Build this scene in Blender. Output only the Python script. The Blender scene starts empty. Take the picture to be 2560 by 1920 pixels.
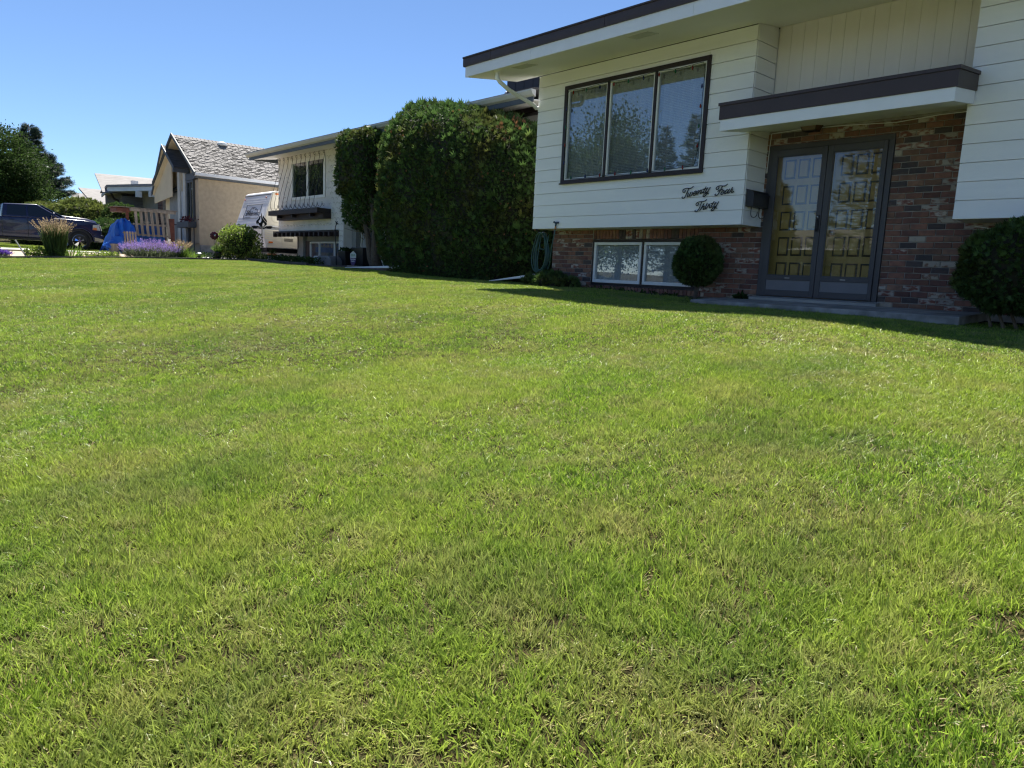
import bpy, math, random
import numpy as np
from mathutils import Vector, Matrix, Euler

random.seed(7)
rng = np.random.default_rng(11)
scene = bpy.context.scene
COL = scene.collection
R = math.radians
EYE = 1.35

# ------------------------------------------------------------------ camera
cam_d = bpy.data.cameras.new('camera')
cam = bpy.data.objects.new('camera', cam_d)
COL.objects.link(cam)
rm = Matrix(((0.66948532, -0.14105343, 0.72931018),
             (0.74153338, 0.06902652, -0.66735567),
             (0.04379106, 0.98759266, 0.15080807)))
cam.matrix_world = Matrix.Translation((0, 0, EYE)) @ rm.to_4x4()
cam_d.sensor_width = 36.0
cam_d.lens = 1808.0 / 2560.0 * 36.0
cam_d.clip_start = 0.05
cam_d.clip_end = 2000.0
scene.camera = cam

# ------------------------------------------------------------------ sky, sun, exposure
LIGHT = Vector((2.0, -1.15, -3.97)).normalized()      # direction the sunlight travels
SUN_EL = math.asin(-LIGHT.z)
SUN_AZ = math.atan2(-LIGHT.x, -LIGHT.y)               # from +Y towards +X
world = bpy.data.worlds.new('World')
scene.world = world
world.use_nodes = True
wn = world.node_tree
bg = wn.nodes['Background']
sky = wn.nodes.new('ShaderNodeTexSky')
sky.sky_type = 'NISHITA'
sky.sun_disc = False
sky.sun_elevation = SUN_EL
sky.sun_rotation = SUN_AZ
sky.altitude = 2500.0
sky.air_density = 1.0
sky.dust_density = 0.0
sky.ozone_density = 6.0
wn.links.new(sky.outputs[0], bg.inputs[0])
bg.inputs[1].default_value = 0.05
sun_d = bpy.data.lights.new('sun', 'SUN')
sun_d.energy = 5.0
sun_d.angle = R(0.53)
sun_d.color = (1.0, 0.95, 0.87)
sun = bpy.data.objects.new('sun', sun_d)
COL.objects.link(sun)
sun.rotation_euler = LIGHT.to_track_quat('-Z', 'Y').to_euler()
sun.location = (-20, 12, 40)
scene.view_settings.view_transform = 'Standard'
scene.view_settings.look = 'None'
scene.view_settings.exposure = 1.68
scene.view_settings.gamma = 1.0
scene.view_settings.use_curve_mapping = False
scene.cycles.use_denoising = True
scene.cycles.filter_width = 1.25
scene.cycles.max_bounces = 8
scene.cycles.transparent_max_bounces = 16
scene.cycles.caustics_reflective = False
scene.cycles.caustics_refractive = False

# ------------------------------------------------------------------ materials
MATS = {}


def M(name, col, rough=0.7, col2=None, scale=6.0, bump=0.0, bscale=60.0, metal=0.0,
      spec=0.5, coat=0.0, rnd=0.0, transl=0.0, detail=4.0, stretch=None, tint=False,
      lo=0.35, hi=0.65, col3=None, scale3=1.0, emit=None):
    """Procedural principled material: two colours mixed by noise, optional third colour in
    larger patches, per-object random brightness, bump, translucency and a tint attribute."""
    if name in MATS:
        return MATS[name]
    m = bpy.data.materials.new(name)
    m.use_nodes = True
    nt = m.node_tree
    n, l = nt.nodes, nt.links
    p = n['Principled BSDF']
    out = n['Material Output']
    geo = n.new('ShaderNodeNewGeometry')
    src = geo.outputs['Position']
    if stretch:
        mp = n.new('ShaderNodeMapping')
        mp.inputs['Scale'].default_value = stretch
        l.new(src, mp.inputs['Vector'])
        src = mp.outputs[0]
    c2 = col2 if col2 else tuple(c * 0.86 for c in col)
    nz = n.new('ShaderNodeTexNoise')
    nz.inputs['Scale'].default_value = scale
    nz.inputs['Detail'].default_value = detail
    l.new(src, nz.inputs['Vector'])
    rr = n.new('ShaderNodeMapRange')
    rr.inputs['From Min'].default_value = lo
    rr.inputs['From Max'].default_value = hi
    l.new(nz.outputs['Fac'], rr.inputs['Value'])
    mx = n.new('ShaderNodeMix')
    mx.data_type = 'RGBA'
    mx.inputs[6].default_value = (*col, 1)
    mx.inputs[7].default_value = (*c2, 1)
    l.new(rr.outputs[0], mx.inputs[0])
    colout = mx.outputs[2]
    if col3:
        nz3 = n.new('ShaderNodeTexNoise')
        nz3.inputs['Scale'].default_value = scale3
        nz3.inputs['Detail'].default_value = 3
        l.new(geo.outputs['Position'], nz3.inputs['Vector'])
        r3 = n.new('ShaderNodeMapRange')
        r3.inputs['From Min'].default_value = 0.48
        r3.inputs['From Max'].default_value = 0.66
        l.new(nz3.outputs['Fac'], r3.inputs['Value'])
        m3 = n.new('ShaderNodeMix')
        m3.data_type = 'RGBA'
        m3.inputs[7].default_value = (*col3, 1)
        l.new(r3.outputs[0], m3.inputs[0])
        l.new(colout, m3.inputs[6])
        colout = m3.outputs[2]
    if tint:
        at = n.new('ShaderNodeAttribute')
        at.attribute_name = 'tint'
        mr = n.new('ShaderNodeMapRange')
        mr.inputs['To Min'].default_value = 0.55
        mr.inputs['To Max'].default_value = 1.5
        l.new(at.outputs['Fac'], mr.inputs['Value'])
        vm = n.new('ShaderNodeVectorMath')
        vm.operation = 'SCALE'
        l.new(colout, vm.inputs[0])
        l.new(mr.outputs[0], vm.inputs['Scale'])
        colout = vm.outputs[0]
    if rnd:
        oi = n.new('ShaderNodeObjectInfo')
        mr = n.new('ShaderNodeMapRange')
        mr.inputs['To Min'].default_value = 1 - rnd
        mr.inputs['To Max'].default_value = 1 + rnd
        l.new(oi.outputs['Random'], mr.inputs['Value'])
        vm = n.new('ShaderNodeVectorMath')
        vm.operation = 'SCALE'
        l.new(colout, vm.inputs[0])
        l.new(mr.outputs[0], vm.inputs['Scale'])
        colout = vm.outputs[0]
    l.new(colout, p.inputs['Base Color'])
    p.inputs['Roughness'].default_value = rough
    p.inputs['Metallic'].default_value = metal
    p.inputs['Specular IOR Level'].default_value = spec
    if coat:
        p.inputs['Coat Weight'].default_value = coat
        p.inputs['Coat Roughness'].default_value = 0.04
    if bump:
        nb = n.new('ShaderNodeTexNoise')
        nb.inputs['Scale'].default_value = bscale
        nb.inputs['Detail'].default_value = 5
        l.new(src, nb.inputs['Vector'])
        b = n.new('ShaderNodeBump')
        b.inputs['Strength'].default_value = bump
        b.inputs['Distance'].default_value = 0.02
        l.new(nb.outputs['Fac'], b.inputs['Height'])
        l.new(b.outputs[0], p.inputs['Normal'])
    if emit:
        p.inputs['Emission Color'].default_value = (*emit, 1)
        p.inputs['Emission Strength'].default_value = 1.0
    if transl:
        tr = n.new('ShaderNodeBsdfTranslucent')
        l.new(colout, tr.inputs['Color'])
        ms = n.new('ShaderNodeMixShader')
        ms.inputs[0].default_value = transl
        l.new(p.outputs[0], ms.inputs[1])
        l.new(tr.outputs[0], ms.inputs[2])
        l.new(ms.outputs[0], out.inputs['Surface'])
    MATS[name] = m
    return m


def glass_mat(name, ior=1.6, tintc=(0.9, 0.93, 0.95), rough=0.0, bump=0.0):
    m = bpy.data.materials.new(name)
    m.use_nodes = True
    n, l = m.node_tree.nodes, m.node_tree.links
    n.remove(n['Principled BSDF'])
    geo0 = n.new('ShaderNodeNewGeometry')
    dt = n.new('ShaderNodeVectorMath')
    dt.operation = 'DOT_PRODUCT'
    l.new(geo0.outputs['Normal'], dt.inputs[0])
    l.new(geo0.outputs['Incoming'], dt.inputs[1])

    def mth(op, a, b=None):
        q = n.new('ShaderNodeMath')
        q.operation = op
        for i_, v_ in enumerate((a, b)):
            if v_ is None:
                continue
            if isinstance(v_, (int, float)):
                q.inputs[i_].default_value = v_
            else:
                l.new(v_, q.inputs[i_])
        return q.outputs[0]
    f0 = ((ior - 1) / (ior + 1)) ** 2
    one = mth('POWER', mth('SUBTRACT', 1.0, mth('ABSOLUTE', dt.outputs['Value'])), 5.0)
    frs = mth('ADD', mth('MULTIPLY', one, 1 - f0), f0)
    tr = n.new('ShaderNodeBsdfTransparent')
    tr.inputs['Color'].default_value = (*tintc, 1)
    gl = n.new('ShaderNodeBsdfGlossy')
    gl.inputs['Roughness'].default_value = rough
    if bump:
        geo = n.new('ShaderNodeNewGeometry')
        nb = n.new('ShaderNodeTexNoise')
        nb.inputs['Scale'].default_value = 2.2
        nb.inputs['Detail'].default_value = 1
        l.new(geo.outputs['Position'], nb.inputs['Vector'])
        b = n.new('ShaderNodeBump')
        b.inputs['Strength'].default_value = bump
        b.inputs['Distance'].default_value = 0.01
        l.new(nb.outputs['Fac'], b.inputs['Height'])
        l.new(b.outputs[0], gl.inputs['Normal'])
    mx = n.new('ShaderNodeMixShader')
    l.new(frs, mx.inputs[0])
    l.new(tr.outputs[0], mx.inputs[1])
    l.new(gl.outputs[0], mx.inputs[2])
    l.new(mx.outputs[0], n['Material Output'].inputs['Surface'])
    MATS[name] = m
    return m


GLASS = glass_mat('window_glass', 2.35, bump=0.012)
DOORGLASS = glass_mat('door_glass', 1.78, bump=0.02)
CARGLASS = glass_mat('tinted_glass', 1.8, (0.08, 0.09, 0.09))
SIDING = M('siding_paint', (0.85, 0.855, 0.845), 0.55, (0.81, 0.815, 0.805), 2.0, bump=0.12, bscale=90, stretch=(0.3, 0.3, 3))
PANELM = M('panel_paint', (0.84, 0.80, 0.70), 0.6, (0.80, 0.76, 0.66), 2.0, bump=0.1, bscale=90, stretch=(3, 3, 0.3))
SOFFIT = M('soffit_paint', (0.85, 0.84, 0.81), 0.6, (0.82, 0.81, 0.78), 1.5, bump=0.05)
WHITE = M('white_trim_paint', (0.82, 0.83, 0.84), 0.45, (0.77, 0.78, 0.79), 3.0)
VINYL = M('white_vinyl', (0.80, 0.81, 0.80), 0.4, (0.74, 0.75, 0.73), 5.0)
BROWN = M('brown_metal', (0.054, 0.035, 0.032), 0.5, (0.045, 0.029, 0.027), 3.0)
DARKBROWN = M('dark_brown_trim', (0.022, 0.012, 0.012), 0.5, (0.016, 0.009, 0.010), 6.0)
BLACK = M('black_paint', (0.012, 0.012, 0.014), 0.4, (0.008, 0.008, 0.009), 8.0)
IRON = M('black_iron', (0.014, 0.014, 0.018), 0.45, (0.008, 0.008, 0.010), 30.0)
CHARCOAL = M('charcoal_door_metal', (0.062, 0.060, 0.066), 0.5, (0.055, 0.053, 0.058), 3.0)
KICK = M('grey_kick_panel', (0.16, 0.16, 0.175), 0.5, (0.15, 0.15, 0.16), 4.0, bump=0.08, bscale=200)
MORTAR = M('mortar', (0.34, 0.31, 0.275), 0.9, (0.22, 0.20, 0.18), 9.0, bump=0.5, bscale=120)
B_RED = M('brick_red', (0.235, 0.108, 0.072), 0.85, (0.165, 0.08, 0.058), 14.0, bump=0.35, bscale=70, rnd=0.25)
B_DARK = M('brick_dark_red', (0.165, 0.074, 0.056), 0.85, (0.11, 0.055, 0.046), 12.0, bump=0.35, bscale=70, rnd=0.25)
B_BROWN = M('brick_brown', (0.24, 0.13, 0.085), 0.85, (0.155, 0.085, 0.06), 12.0, bump=0.35, bscale=70, rnd=0.25)
B_BLACK = M('brick_black', (0.048, 0.040, 0.042), 0.7, (0.075, 0.050, 0.045), 12.0, bump=0.35, bscale=60, rnd=0.2)
B_WASH = M('brick_whitewashed', (0.18, 0.065, 0.045), 0.85, (0.40, 0.35, 0.30), 19.0, bump=0.5, bscale=60, rnd=0.2, lo=0.43, hi=0.56, stretch=(0.6, 1, 1.5))
B_PALE = M('brick_pale', (0.38, 0.33, 0.27), 0.85, (0.20, 0.11, 0.075), 15.0, bump=0.5, bscale=60, rnd=0.15, lo=0.52, hi=0.62)
BRICKS = [B_RED, B_DARK, B_BROWN, B_BLACK, B_WASH, B_PALE]
CONCRETE = M('concrete', (0.36, 0.35, 0.33), 0.85, (0.28, 0.275, 0.26), 3.0, bump=0.25, bscale=80)
CONC2 = M('old_concrete', (0.34, 0.33, 0.315), 0.9, (0.19, 0.185, 0.175), 5.0, bump=0.4, bscale=60)
DOORWOOD = M('golden_door_paint', (0.60, 0.37, 0.085), 0.45, (0.50, 0.30, 0.07), 3.0, stretch=(4, 4, 0.6), bump=0.05)
DOORGROOVE = M('dark_door_groove', (0.10, 0.065, 0.022), 0.5, (0.07, 0.045, 0.018), 10.0)
BLIND = M('blind_slats', (0.78, 0.78, 0.75), 0.6, (0.66, 0.66, 0.63), 6.0, stretch=(4, 1, 0.2))
CURTAIN = M('sheer_curtain', (0.62, 0.62, 0.60), 0.8, (0.52, 0.52, 0.50), 3.0, stretch=(9, 1, .3))
DARKROOM = M('dim_interior', (0.05, 0.048, 0.045), 0.9)  # dark tone stands in for the unlit rooms behind glass and doors
METAL = M('galvanised_metal', (0.45, 0.46, 0.47), 0.4, metal=0.8)
CHROME = M('chrome', (0.75, 0.76, 0.78), 0.12, metal=1.0)
STUCCO = M('white_stucco', (0.74, 0.73, 0.70), 0.9, (0.65, 0.64, 0.61), 3.0, bump=0.5, bscale=35)
SWIRL = M('stucco_swirl', (0.42, 0.40, 0.37), 0.9, (0.34, 0.32, 0.30), 9.0, bump=0.3)
GREYST = M('grey_stucco', (0.30, 0.31, 0.29), 0.9, (0.25, 0.26, 0.25), 3.0, bump=0.4, bscale=50)
TAN = M('tan_stucco', (0.50, 0.41, 0.285), 0.9, (0.43, 0.35, 0.245), 7.0, bump=0.6, bscale=40)
CREAM = M('cream_soffit', (0.62, 0.53, 0.37), 0.8, (0.57, 0.48, 0.33), 2.0)
SHAKE = M('weathered_shake', (0.185, 0.177, 0.172), 0.9, (0.125, 0.12, 0.116), 5.0, rnd=0.22, bump=0.4, bscale=50)
SHAKE2 = M('dark_shake', (0.05, 0.047, 0.044), 0.95, (0.03, 0.028, 0.026), 5.0, rnd=0.2, bump=0.4, bscale=50)  # near-black shake tone, for the roof base and scattered pieces
SHINGLE = M('pale_asphalt_shingle', (0.19, 0.183, 0.18), 0.9, (0.125, 0.12, 0.118), 2.6, stretch=(3, 1.0, 9), detail=6)
SHINGLED = M('dark_asphalt_shingle', (0.10, 0.095, 0.09), 0.9, (0.06, 0.056, 0.055), 3.0, stretch=(3, 1.0, 8), detail=6)
SLATE = M('blue_grey_fascia', (0.085, 0.10, 0.12), 0.6, (0.07, 0.085, 0.10), 4.0)
LGREY = M('light_grey_trim', (0.52, 0.53, 0.50), 0.6, (0.46, 0.47, 0.45), 4.0)
OLDWOOD = M('weathered_pallet_wood', (0.31, 0.28, 0.235), 0.85, (0.19, 0.17, 0.145), 7.0, stretch=(2, 2, 0.4), bump=0.4, bscale=60, rnd=0.2)
REDWOOD = M('red_brown_board', (0.16, 0.055, 0.035), 0.8, (0.10, 0.035, 0.025), 5.0)
TARP = M('blue_tarpaulin', (0.012, 0.13, 0.52), 0.42, (0.01, 0.09, 0.42), 4.0, bump=0.35, bscale=9, spec=0.6)
HOSE = M('green_hose', (0.045, 0.115, 0.105), 0.4, (0.035, 0.09, 0.085), 8.0)
BARK = M('bark', (0.12, 0.095, 0.075), 0.95, (0.065, 0.05, 0.04), 14.0, stretch=(3, 3, 0.5), bump=0.7, bscale=40)
TWIG = M('dry_twig', (0.16, 0.125, 0.09), 0.95, (0.09, 0.07, 0.05), 14.0)
SOIL = M('garden_soil', (0.10, 0.075, 0.055), 0.95, (0.055, 0.042, 0.032), 14.0, bump=0.8, bscale=30)
DIRT = M('pale_bare_dirt', (0.36, 0.28, 0.21), 0.95, (0.24, 0.185, 0.135), 5.0, bump=0.6, bscale=30)
TERRA = M('terracotta', (0.42, 0.13, 0.05), 0.75, (0.34, 0.10, 0.04), 10.0)
EDGE = M('weathered_edging', (0.105, 0.095, 0.088), 0.9, (0.07, 0.062, 0.058), 6.0, bump=0.3, bscale=50)
ASPHALT = M('asphalt', (0.055, 0.055, 0.057), 0.9, (0.04, 0.04, 0.042), 12.0, bump=0.4, bscale=120)
NAVY = M('navy_car_paint', (0.009, 0.013, 0.052), 0.25, (0.008, 0.011, 0.045), 2.0, coat=0.5, spec=0.3)
CARWHITE = M('white_car_paint', (0.72, 0.73, 0.74), 0.25, (0.70, 0.71, 0.72), 2.0, coat=1.0)
TYRE = M('tyre_rubber', (0.014, 0.014, 0.015), 0.85, bump=0.2, bscale=80)
LENS = M('headlamp_lens', (0.55, 0.56, 0.55), 0.12, (0.35, 0.35, 0.35), 20.0)
AMBER = M('amber_lens', (0.75, 0.20, 0.02), 0.3, (0.6, 0.15, 0.02), 20.0)
TRAILERW = M('trailer_white', (0.70, 0.71, 0.74), 0.4, (0.64, 0.65, 0.69), 2.0)
TRAILERC = M('trailer_cream', (0.74, 0.71, 0.63), 0.45, (0.69, 0.66, 0.58), 2.0)
TRAILERG = M('trailer_grey', (0.08, 0.08, 0.085), 0.5, (0.07, 0.07, 0.075), 4.0)
GRASSMAT_G = None

# foliage
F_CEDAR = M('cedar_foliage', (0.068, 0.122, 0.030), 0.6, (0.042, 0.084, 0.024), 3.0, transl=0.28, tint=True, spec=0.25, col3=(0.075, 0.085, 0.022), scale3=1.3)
F_CEDDRY = M('dry_cedar_foliage', (0.20, 0.10, 0.045), 0.8, (0.12, 0.065, 0.03), 9.0, tint=True, transl=0.2)
F_CORE = M('hedge_inner_wood', (0.030, 0.030, 0.016), 0.95, (0.020, 0.018, 0.010), 10.0)
F_LEAF = M('broad_leaf', (0.050, 0.085, 0.020), 0.7, (0.028, 0.054, 0.014), 1.2, transl=0.30, tint=True, spec=0.12)
F_SPRUCE = M('spruce_needles', (0.040, 0.066, 0.042), 0.6, (0.022, 0.040, 0.028), 1.0, transl=0.15, tint=True, spec=0.25)
F_BRIGHT = M('bright_leaf', (0.21, 0.28, 0.045), 0.5, (0.075, 0.125, 0.025), 4.0, transl=0.4, tint=True, spec=0.35)
F_JUNI = M('yellowish_juniper', (0.17, 0.20, 0.048), 0.65, (0.10, 0.135, 0.035), 1.5, transl=0.3, tint=True, spec=0.25)
F_GRASSY = M('garden_grass', (0.16, 0.26, 0.04), 0.5, (0.09, 0.16, 0.03), 5.0, transl=0.45, tint=True, spec=0.35)
F_DKGRASS = M('reed_grass', (0.075, 0.12, 0.032), 0.55, (0.04, 0.07, 0.022), 5.0, transl=0.35, tint=True, spec=0.3)
F_PLUME = M('grass_plume', (0.33, 0.255, 0.16), 0.9, (0.24, 0.185, 0.11), 6.0, transl=0.35, tint=True)
F_LAV = M('lavender_floret', (0.36, 0.25, 0.58), 0.8, (0.27, 0.18, 0.46), 9.0, transl=0.3, tint=True)
F_LAV2 = M('violet_floret', (0.13, 0.06, 0.40), 0.8, (0.09, 0.04, 0.28), 9.0, transl=0.3, tint=True)
F_GREYL = M('grey_green_stem', (0.17, 0.20, 0.11), 0.7, (0.12, 0.15, 0.08), 9.0, transl=0.3, tint=True)


# ------------------------------------------------------------------ helpers
def setp(o, label=None, cat=None, group=None, kind=None):
    if label:
        o['label'] = label
    if cat:
        o['category'] = cat
    if group:
        o['group'] = group
    if kind:
        o['kind'] = kind
    return o


def empty(name, loc, label=None, cat=None, group=None):
    o = bpy.data.objects.new(name, None)
    o.empty_display_size = 0.2
    o.location = loc
    COL.objects.link(o)
    return setp(o, label, cat, group)


def root_off(parent):
    """world offset of a parent chain made only of translations"""
    v = Vector((0, 0, 0))
    while parent is not None:
        v += parent.location
        parent = parent.parent
    return v


def link(name, me, mats=None, parent=None, smooth=False):
    o = bpy.data.objects.new(name, me)
    for m in (mats or []):
        me.materials.append(m)
    if parent is not None:
        o.parent = parent
        o.location = -root_off(parent)
    COL.objects.link(o)
    if smooth:
        me.polygons.foreach_set('use_smooth', [True] * len(me.polygons))
    return o


class MB:
    def __init__(self):
        self.v, self.f, self.mi = [], [], []

    def add(self, vs, fs, mi=0):
        b = len(self.v)
        self.v.extend([tuple(map(float, q)) for q in vs])
        for f in fs:
            self.f.append(tuple(b + i for i in f))
            self.mi.append(mi)
        return self

    def box(self, x0, x1, y0, y1, z0, z1, mi=0):
        v = [(x0, y0, z0), (x1, y0, z0), (x1, y1, z0), (x0, y1, z0), (x0, y0, z1), (x1, y0, z1), (x1, y1, z1), (x0, y1, z1)]
        return self.add(v, [(0, 3, 2, 1), (4, 5, 6, 7), (0, 1, 5, 4), (1, 2, 6, 5), (2, 3, 7, 6), (3, 0, 4, 7)], mi)

    def loft(self, a, b, mi=0, caps=True):
        n = len(a)
        fs = [(i, (i + 1) % n, n + (i + 1) % n, n + i) for i in range(n)]
        if caps:
            fs += [tuple(range(n))[::-1], tuple(range(n, 2 * n))]
        return self.add(list(a) + list(b), fs, mi)

    def prism_x(self, poly, x0, x1, mi=0):     # poly of (y,z)
        return self.loft([(x0, y, z) for y, z in poly], [(x1, y, z) for y, z in poly], mi)

    def prism_y(self, poly, y0, y1, mi=0):     # poly of (x,z)
        return self.loft([(x, y0, z) for x, z in poly], [(x, y1, z) for x, z in poly], mi)

    def prism_z(self, poly, z0, z1, mi=0):
        return self.loft([(x, y, z0) for x, y in poly], [(x, y, z1) for x, y in poly], mi)

    def frame_y(self, x0, x1, z0, z1, w, y0, y1, mi=0, wb=None):
        wb = w if wb is None else wb
        self.box(x0, x0 + w, y0, y1, z0 + wb, z1 - w, mi)
        self.box(x1 - w, x1, y0, y1, z0 + wb, z1 - w, mi)
        self.box(x0, x1, y0, y1, z1 - w, z1, mi)
        self.box(x0, x1, y0, y1, z0, z0 + wb, mi)
        return self

    def frame_x(self, y0, y1, z0, z1, w, x0, x1, mi=0):
        self.box(x0, x1, y0, y0 + w, z0 + w, z1 - w, mi)
        self.box(x0, x1, y1 - w, y1, z0 + w, z1 - w, mi)
        self.box(x0, x1, y0, y1, z1 - w, z1, mi)
        self.box(x0, x1, y0, y1, z0, z0 + w, mi)
        return self

    def tube(self, pts, r, n=6, mi=0, closed=False):
        pts = [Vector(q) for q in pts]
        k = len(pts)
        rs = r if isinstance(r, (list, tuple)) else [r] * k
        rings = []
        prev = None
        for i, q in enumerate(pts):
            if closed:
                t = (pts[(i + 1) % k] - pts[i - 1])
            else:
                t = (pts[min(i + 1, k - 1)] - pts[max(i - 1, 0)])
            if t.length < 1e-9:
                t = Vector((0, 0, 1))
            t.normalize()
            if prev is None:
                up = Vector((0, 0, 1)) if abs(t.z) < 0.9 else Vector((1, 0, 0))
                a = t.cross(up).normalized()
            else:
                a = (prev - t * prev.dot(t))
                a = a.normalized() if a.length > 1e-6 else t.orthogonal().normalized()
            prev = a
            b = t.cross(a)
            rings.append([q + (a * math.cos(2 * math.pi * j / n) + b * math.sin(2 * math.pi * j / n)) * rs[i] for j in range(n)])
        vs = [p for rg in rings for p in rg]
        fs = []
        m = k if closed else k - 1
        for i in range(m):
            for j in range(n):
                a0 = i * n + j
                a1 = i * n + (j + 1) % n
                b0 = ((i + 1) % k) * n + j
                b1 = ((i + 1) % k) * n + (j + 1) % n
                fs.append((a0, a1, b1, b0))
        if not closed:
            fs += [tuple(range(n))[::-1], tuple((k - 1) * n + j for j in range(n))]
        return self.add(vs, fs, mi)

    def lathe(self, prof, c, n=20, axis='z', mi=0):
        vs, fs = [], []
        for r, h in prof:
            for j in range(n):
                a = 2 * math.pi * j / n
                u, w = r * math.cos(a), r * math.sin(a)
                if axis == 'z':
                    vs.append((c[0] + u, c[1] + w, c[2] + h))
                elif axis == 'x':
                    vs.append((c[0] + h, c[1] + u, c[2] + w))
                else:
                    vs.append((c[0] + u, c[1] + h, c[2] + w))
        for i in range(len(prof) - 1):
            for j in range(n):
                fs.append((i * n + j, i * n + (j + 1) % n, (i + 1) * n + (j + 1) % n, (i + 1) * n + j))
        fs.append(tuple(range(n))[::-1])
        fs.append(tuple((len(prof) - 1) * n + j for j in range(n)))
        return self.add(vs, fs, mi)

    def ball(self, c, r, n=10, mi=0, sq=(1, 1, 1)):
        vs, fs = [], []
        m = max(4, n // 2)
        for i in range(m + 1):
            ph = math.pi * i / m
            for j in range(n):
                a = 2 * math.pi * j / n
                vs.append((c[0] + r * sq[0] * math.sin(ph) * math.cos(a), c[1] + r * sq[1] * math.sin(ph) * math.sin(a), c[2] + r * sq[2] * math.cos(ph)))
        for i in range(m):
            for j in range(n):
                fs.append((i * n + j, (i + 1) * n + j, (i + 1) * n + (j + 1) % n, i * n + (j + 1) % n))
        return self.add(vs, fs, mi)

    def mesh(self, name):
        me = bpy.data.meshes.new(name)
        me.from_pydata(self.v, [], self.f)
        me.polygons.foreach_set('material_index', self.mi)
        me.update()
        return me

    def build(self, name, mats, parent=None, smooth=False, bevel=0.0, seg=2):
        if not isinstance(mats, (list, tuple)):
            mats = [mats]
        o = link(name, self.mesh(name), mats, parent, smooth)
        if bevel:
            bm = o.modifiers.new('bevel', 'BEVEL')
            bm.width = bevel
            bm.segments = seg
            bm.limit_method = 'ANGLE'
            bm.angle_limit = R(32)
            bm.use_clamp_overlap = True
        return o


def np_mesh(name, V, F, tint=None, mi=None):
    """fast triangle mesh from numpy arrays"""
    me = bpy.data.meshes.new(name)
    V = np.ascontiguousarray(V, dtype=np.float32)
    F = np.ascontiguousarray(F, dtype=np.int32)
    me.vertices.add(len(V))
    me.vertices.foreach_set('co', V.ravel())
    me.loops.add(F.size)
    me.loops.foreach_set('vertex_index', F.ravel())
    me.polygons.add(len(F))
    me.polygons.foreach_set('loop_start', np.arange(0, F.size, 3, dtype=np.int32))
    me.polygons.foreach_set('loop_total', np.full(len(F), 3, dtype=np.int32))
    if mi is not None:
        me.polygons.foreach_set('material_index', np.ascontiguousarray(mi, dtype=np.int32))
    me.update(calc_edges=True)
    if tint is not None:
        a = me.attributes.new('tint', 'FLOAT', 'POINT')
        a.data.foreach_set('value', np.ascontiguousarray(tint, dtype=np.float32))
    return me


def unit(a):
    return a / np.maximum(np.linalg.norm(a, axis=-1, keepdims=True), 1e-9)


# leaf templates: x = width, y = growth direction, z = face normal
def t_fan(k=5, spread=70, w=0.13):
    V, F = [], []
    for i in range(k):
        a = R(-spread / 2 + spread * i / (k - 1))
        ln = 1.0 - 0.35 * abs(i - (k - 1) / 2) / ((k - 1) / 2)
        dx, dy = math.sin(a), math.cos(a)
        b = len(V)
        V += [(0, 0, 0), (dx * ln * .5 + dy * w, dy * ln * .5 - dx * w, 0.05), (dx * ln, dy * ln, 0.10 * math.cos(i * 2)), (dx * ln * .5 - dy * w, dy * ln * .5 + dx * w, 0.0)]
        F += [(b, b + 1, b + 2), (b, b + 2, b + 3)]
    return np.array(V), np.array(F)


def t_spray():
    V, F = [], []
    for i, (a, ln) in enumerate([(-48, .7), (-22, .9), (4, 1.0), (28, .85), (52, .65)]):
        a = R(a)
        dx, dy = math.sin(a), math.cos(a)
        w = 0.10
        b = len(V)
        V += [(-dy * w * .4, dx * w * .4, 0), (dy * w + dx * ln * .45, -dx * w + dy * ln * .45, 0.06), (dx * ln, dy * ln, -0.05)]
        V += [(-dy * w + dx * ln * .45, dx * w + dy * ln * .45, 0.02)]
        F += [(b, b + 1, b + 2), (b, b + 2, b + 3)]
    return np.array(V), np.array(F)


def t_leaf(w=0.32):
    return (np.array([(0, 0, 0), (w, .45, .06), (0, 1, 0), (-w, .45, .06)]), np.array([(0, 1, 2), (0, 2, 3)]))


def t_twig(k=6):
    V, F = [], []
    for i in range(k):
        s = 1 if i % 2 else -1
        y = 0.12 + 0.8 * i / k
        b = len(V)
        V += [(0, y - .05, 0), (0, y + .05, 0), (s * .34, y + .2, .05)]
        F.append((b, b + 1, b + 2))
    b = len(V)
    V += [(-.04, 0, 0), (.04, 0, 0), (0, 1.1, 0)]
    F.append((b, b + 1, b + 2))
    return np.array(V), np.array(F)


def t_blade(w=0.06, bend=0.25):
    V = [(-w, 0, 0), (w, 0, 0), (w * .9, .5, bend * .2), (-w * .9, .5, bend * .2), (0, 1, bend)]
    return np.array(V), np.array([(0, 1, 2), (0, 2, 3), (3, 2, 4)])


SPRAY, LEAF, TWIGT, FAN = t_spray(), t_leaf(), t_twig(), t_fan()


def scatter(P, D, size, tmpl, jit=0.5, r=None, tint=None, roll=True):
    """place a leaf template at every point P growing towards D; returns V, F, tint"""
    r = r or rng
    n = len(P)
    tv, tf = tmpl
    D = unit(D + r.normal(0, jit, (n, 3)))
    up = unit(r.normal(0, 1, (n, 3))) if roll else np.tile(np.array([[0.0, 0.0, 1.0]]), (n, 1)) + r.normal(0, .2, (n, 3))
    X = unit(np.cross(D, up))
    Z = np.cross(X, D)
    s = np.broadcast_to(np.asarray(size, dtype=float), (n,)).reshape(n, 1, 1)
    V = P[:, None, :] + s * (tv[None, :, 0:1] * X[:, None, :] + tv[None, :, 1:2] * D[:, None, :] + tv[None, :, 2:3] * Z[:, None, :])
    F = tf[None, :, :] + (np.arange(n) * len(tv))[:, None, None]
    if tint is None:
        tint = r.random(n)
    T = np.repeat(tint, len(tv))
    return V.reshape(-1, 3), F.reshape(-1, 3), T


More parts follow.
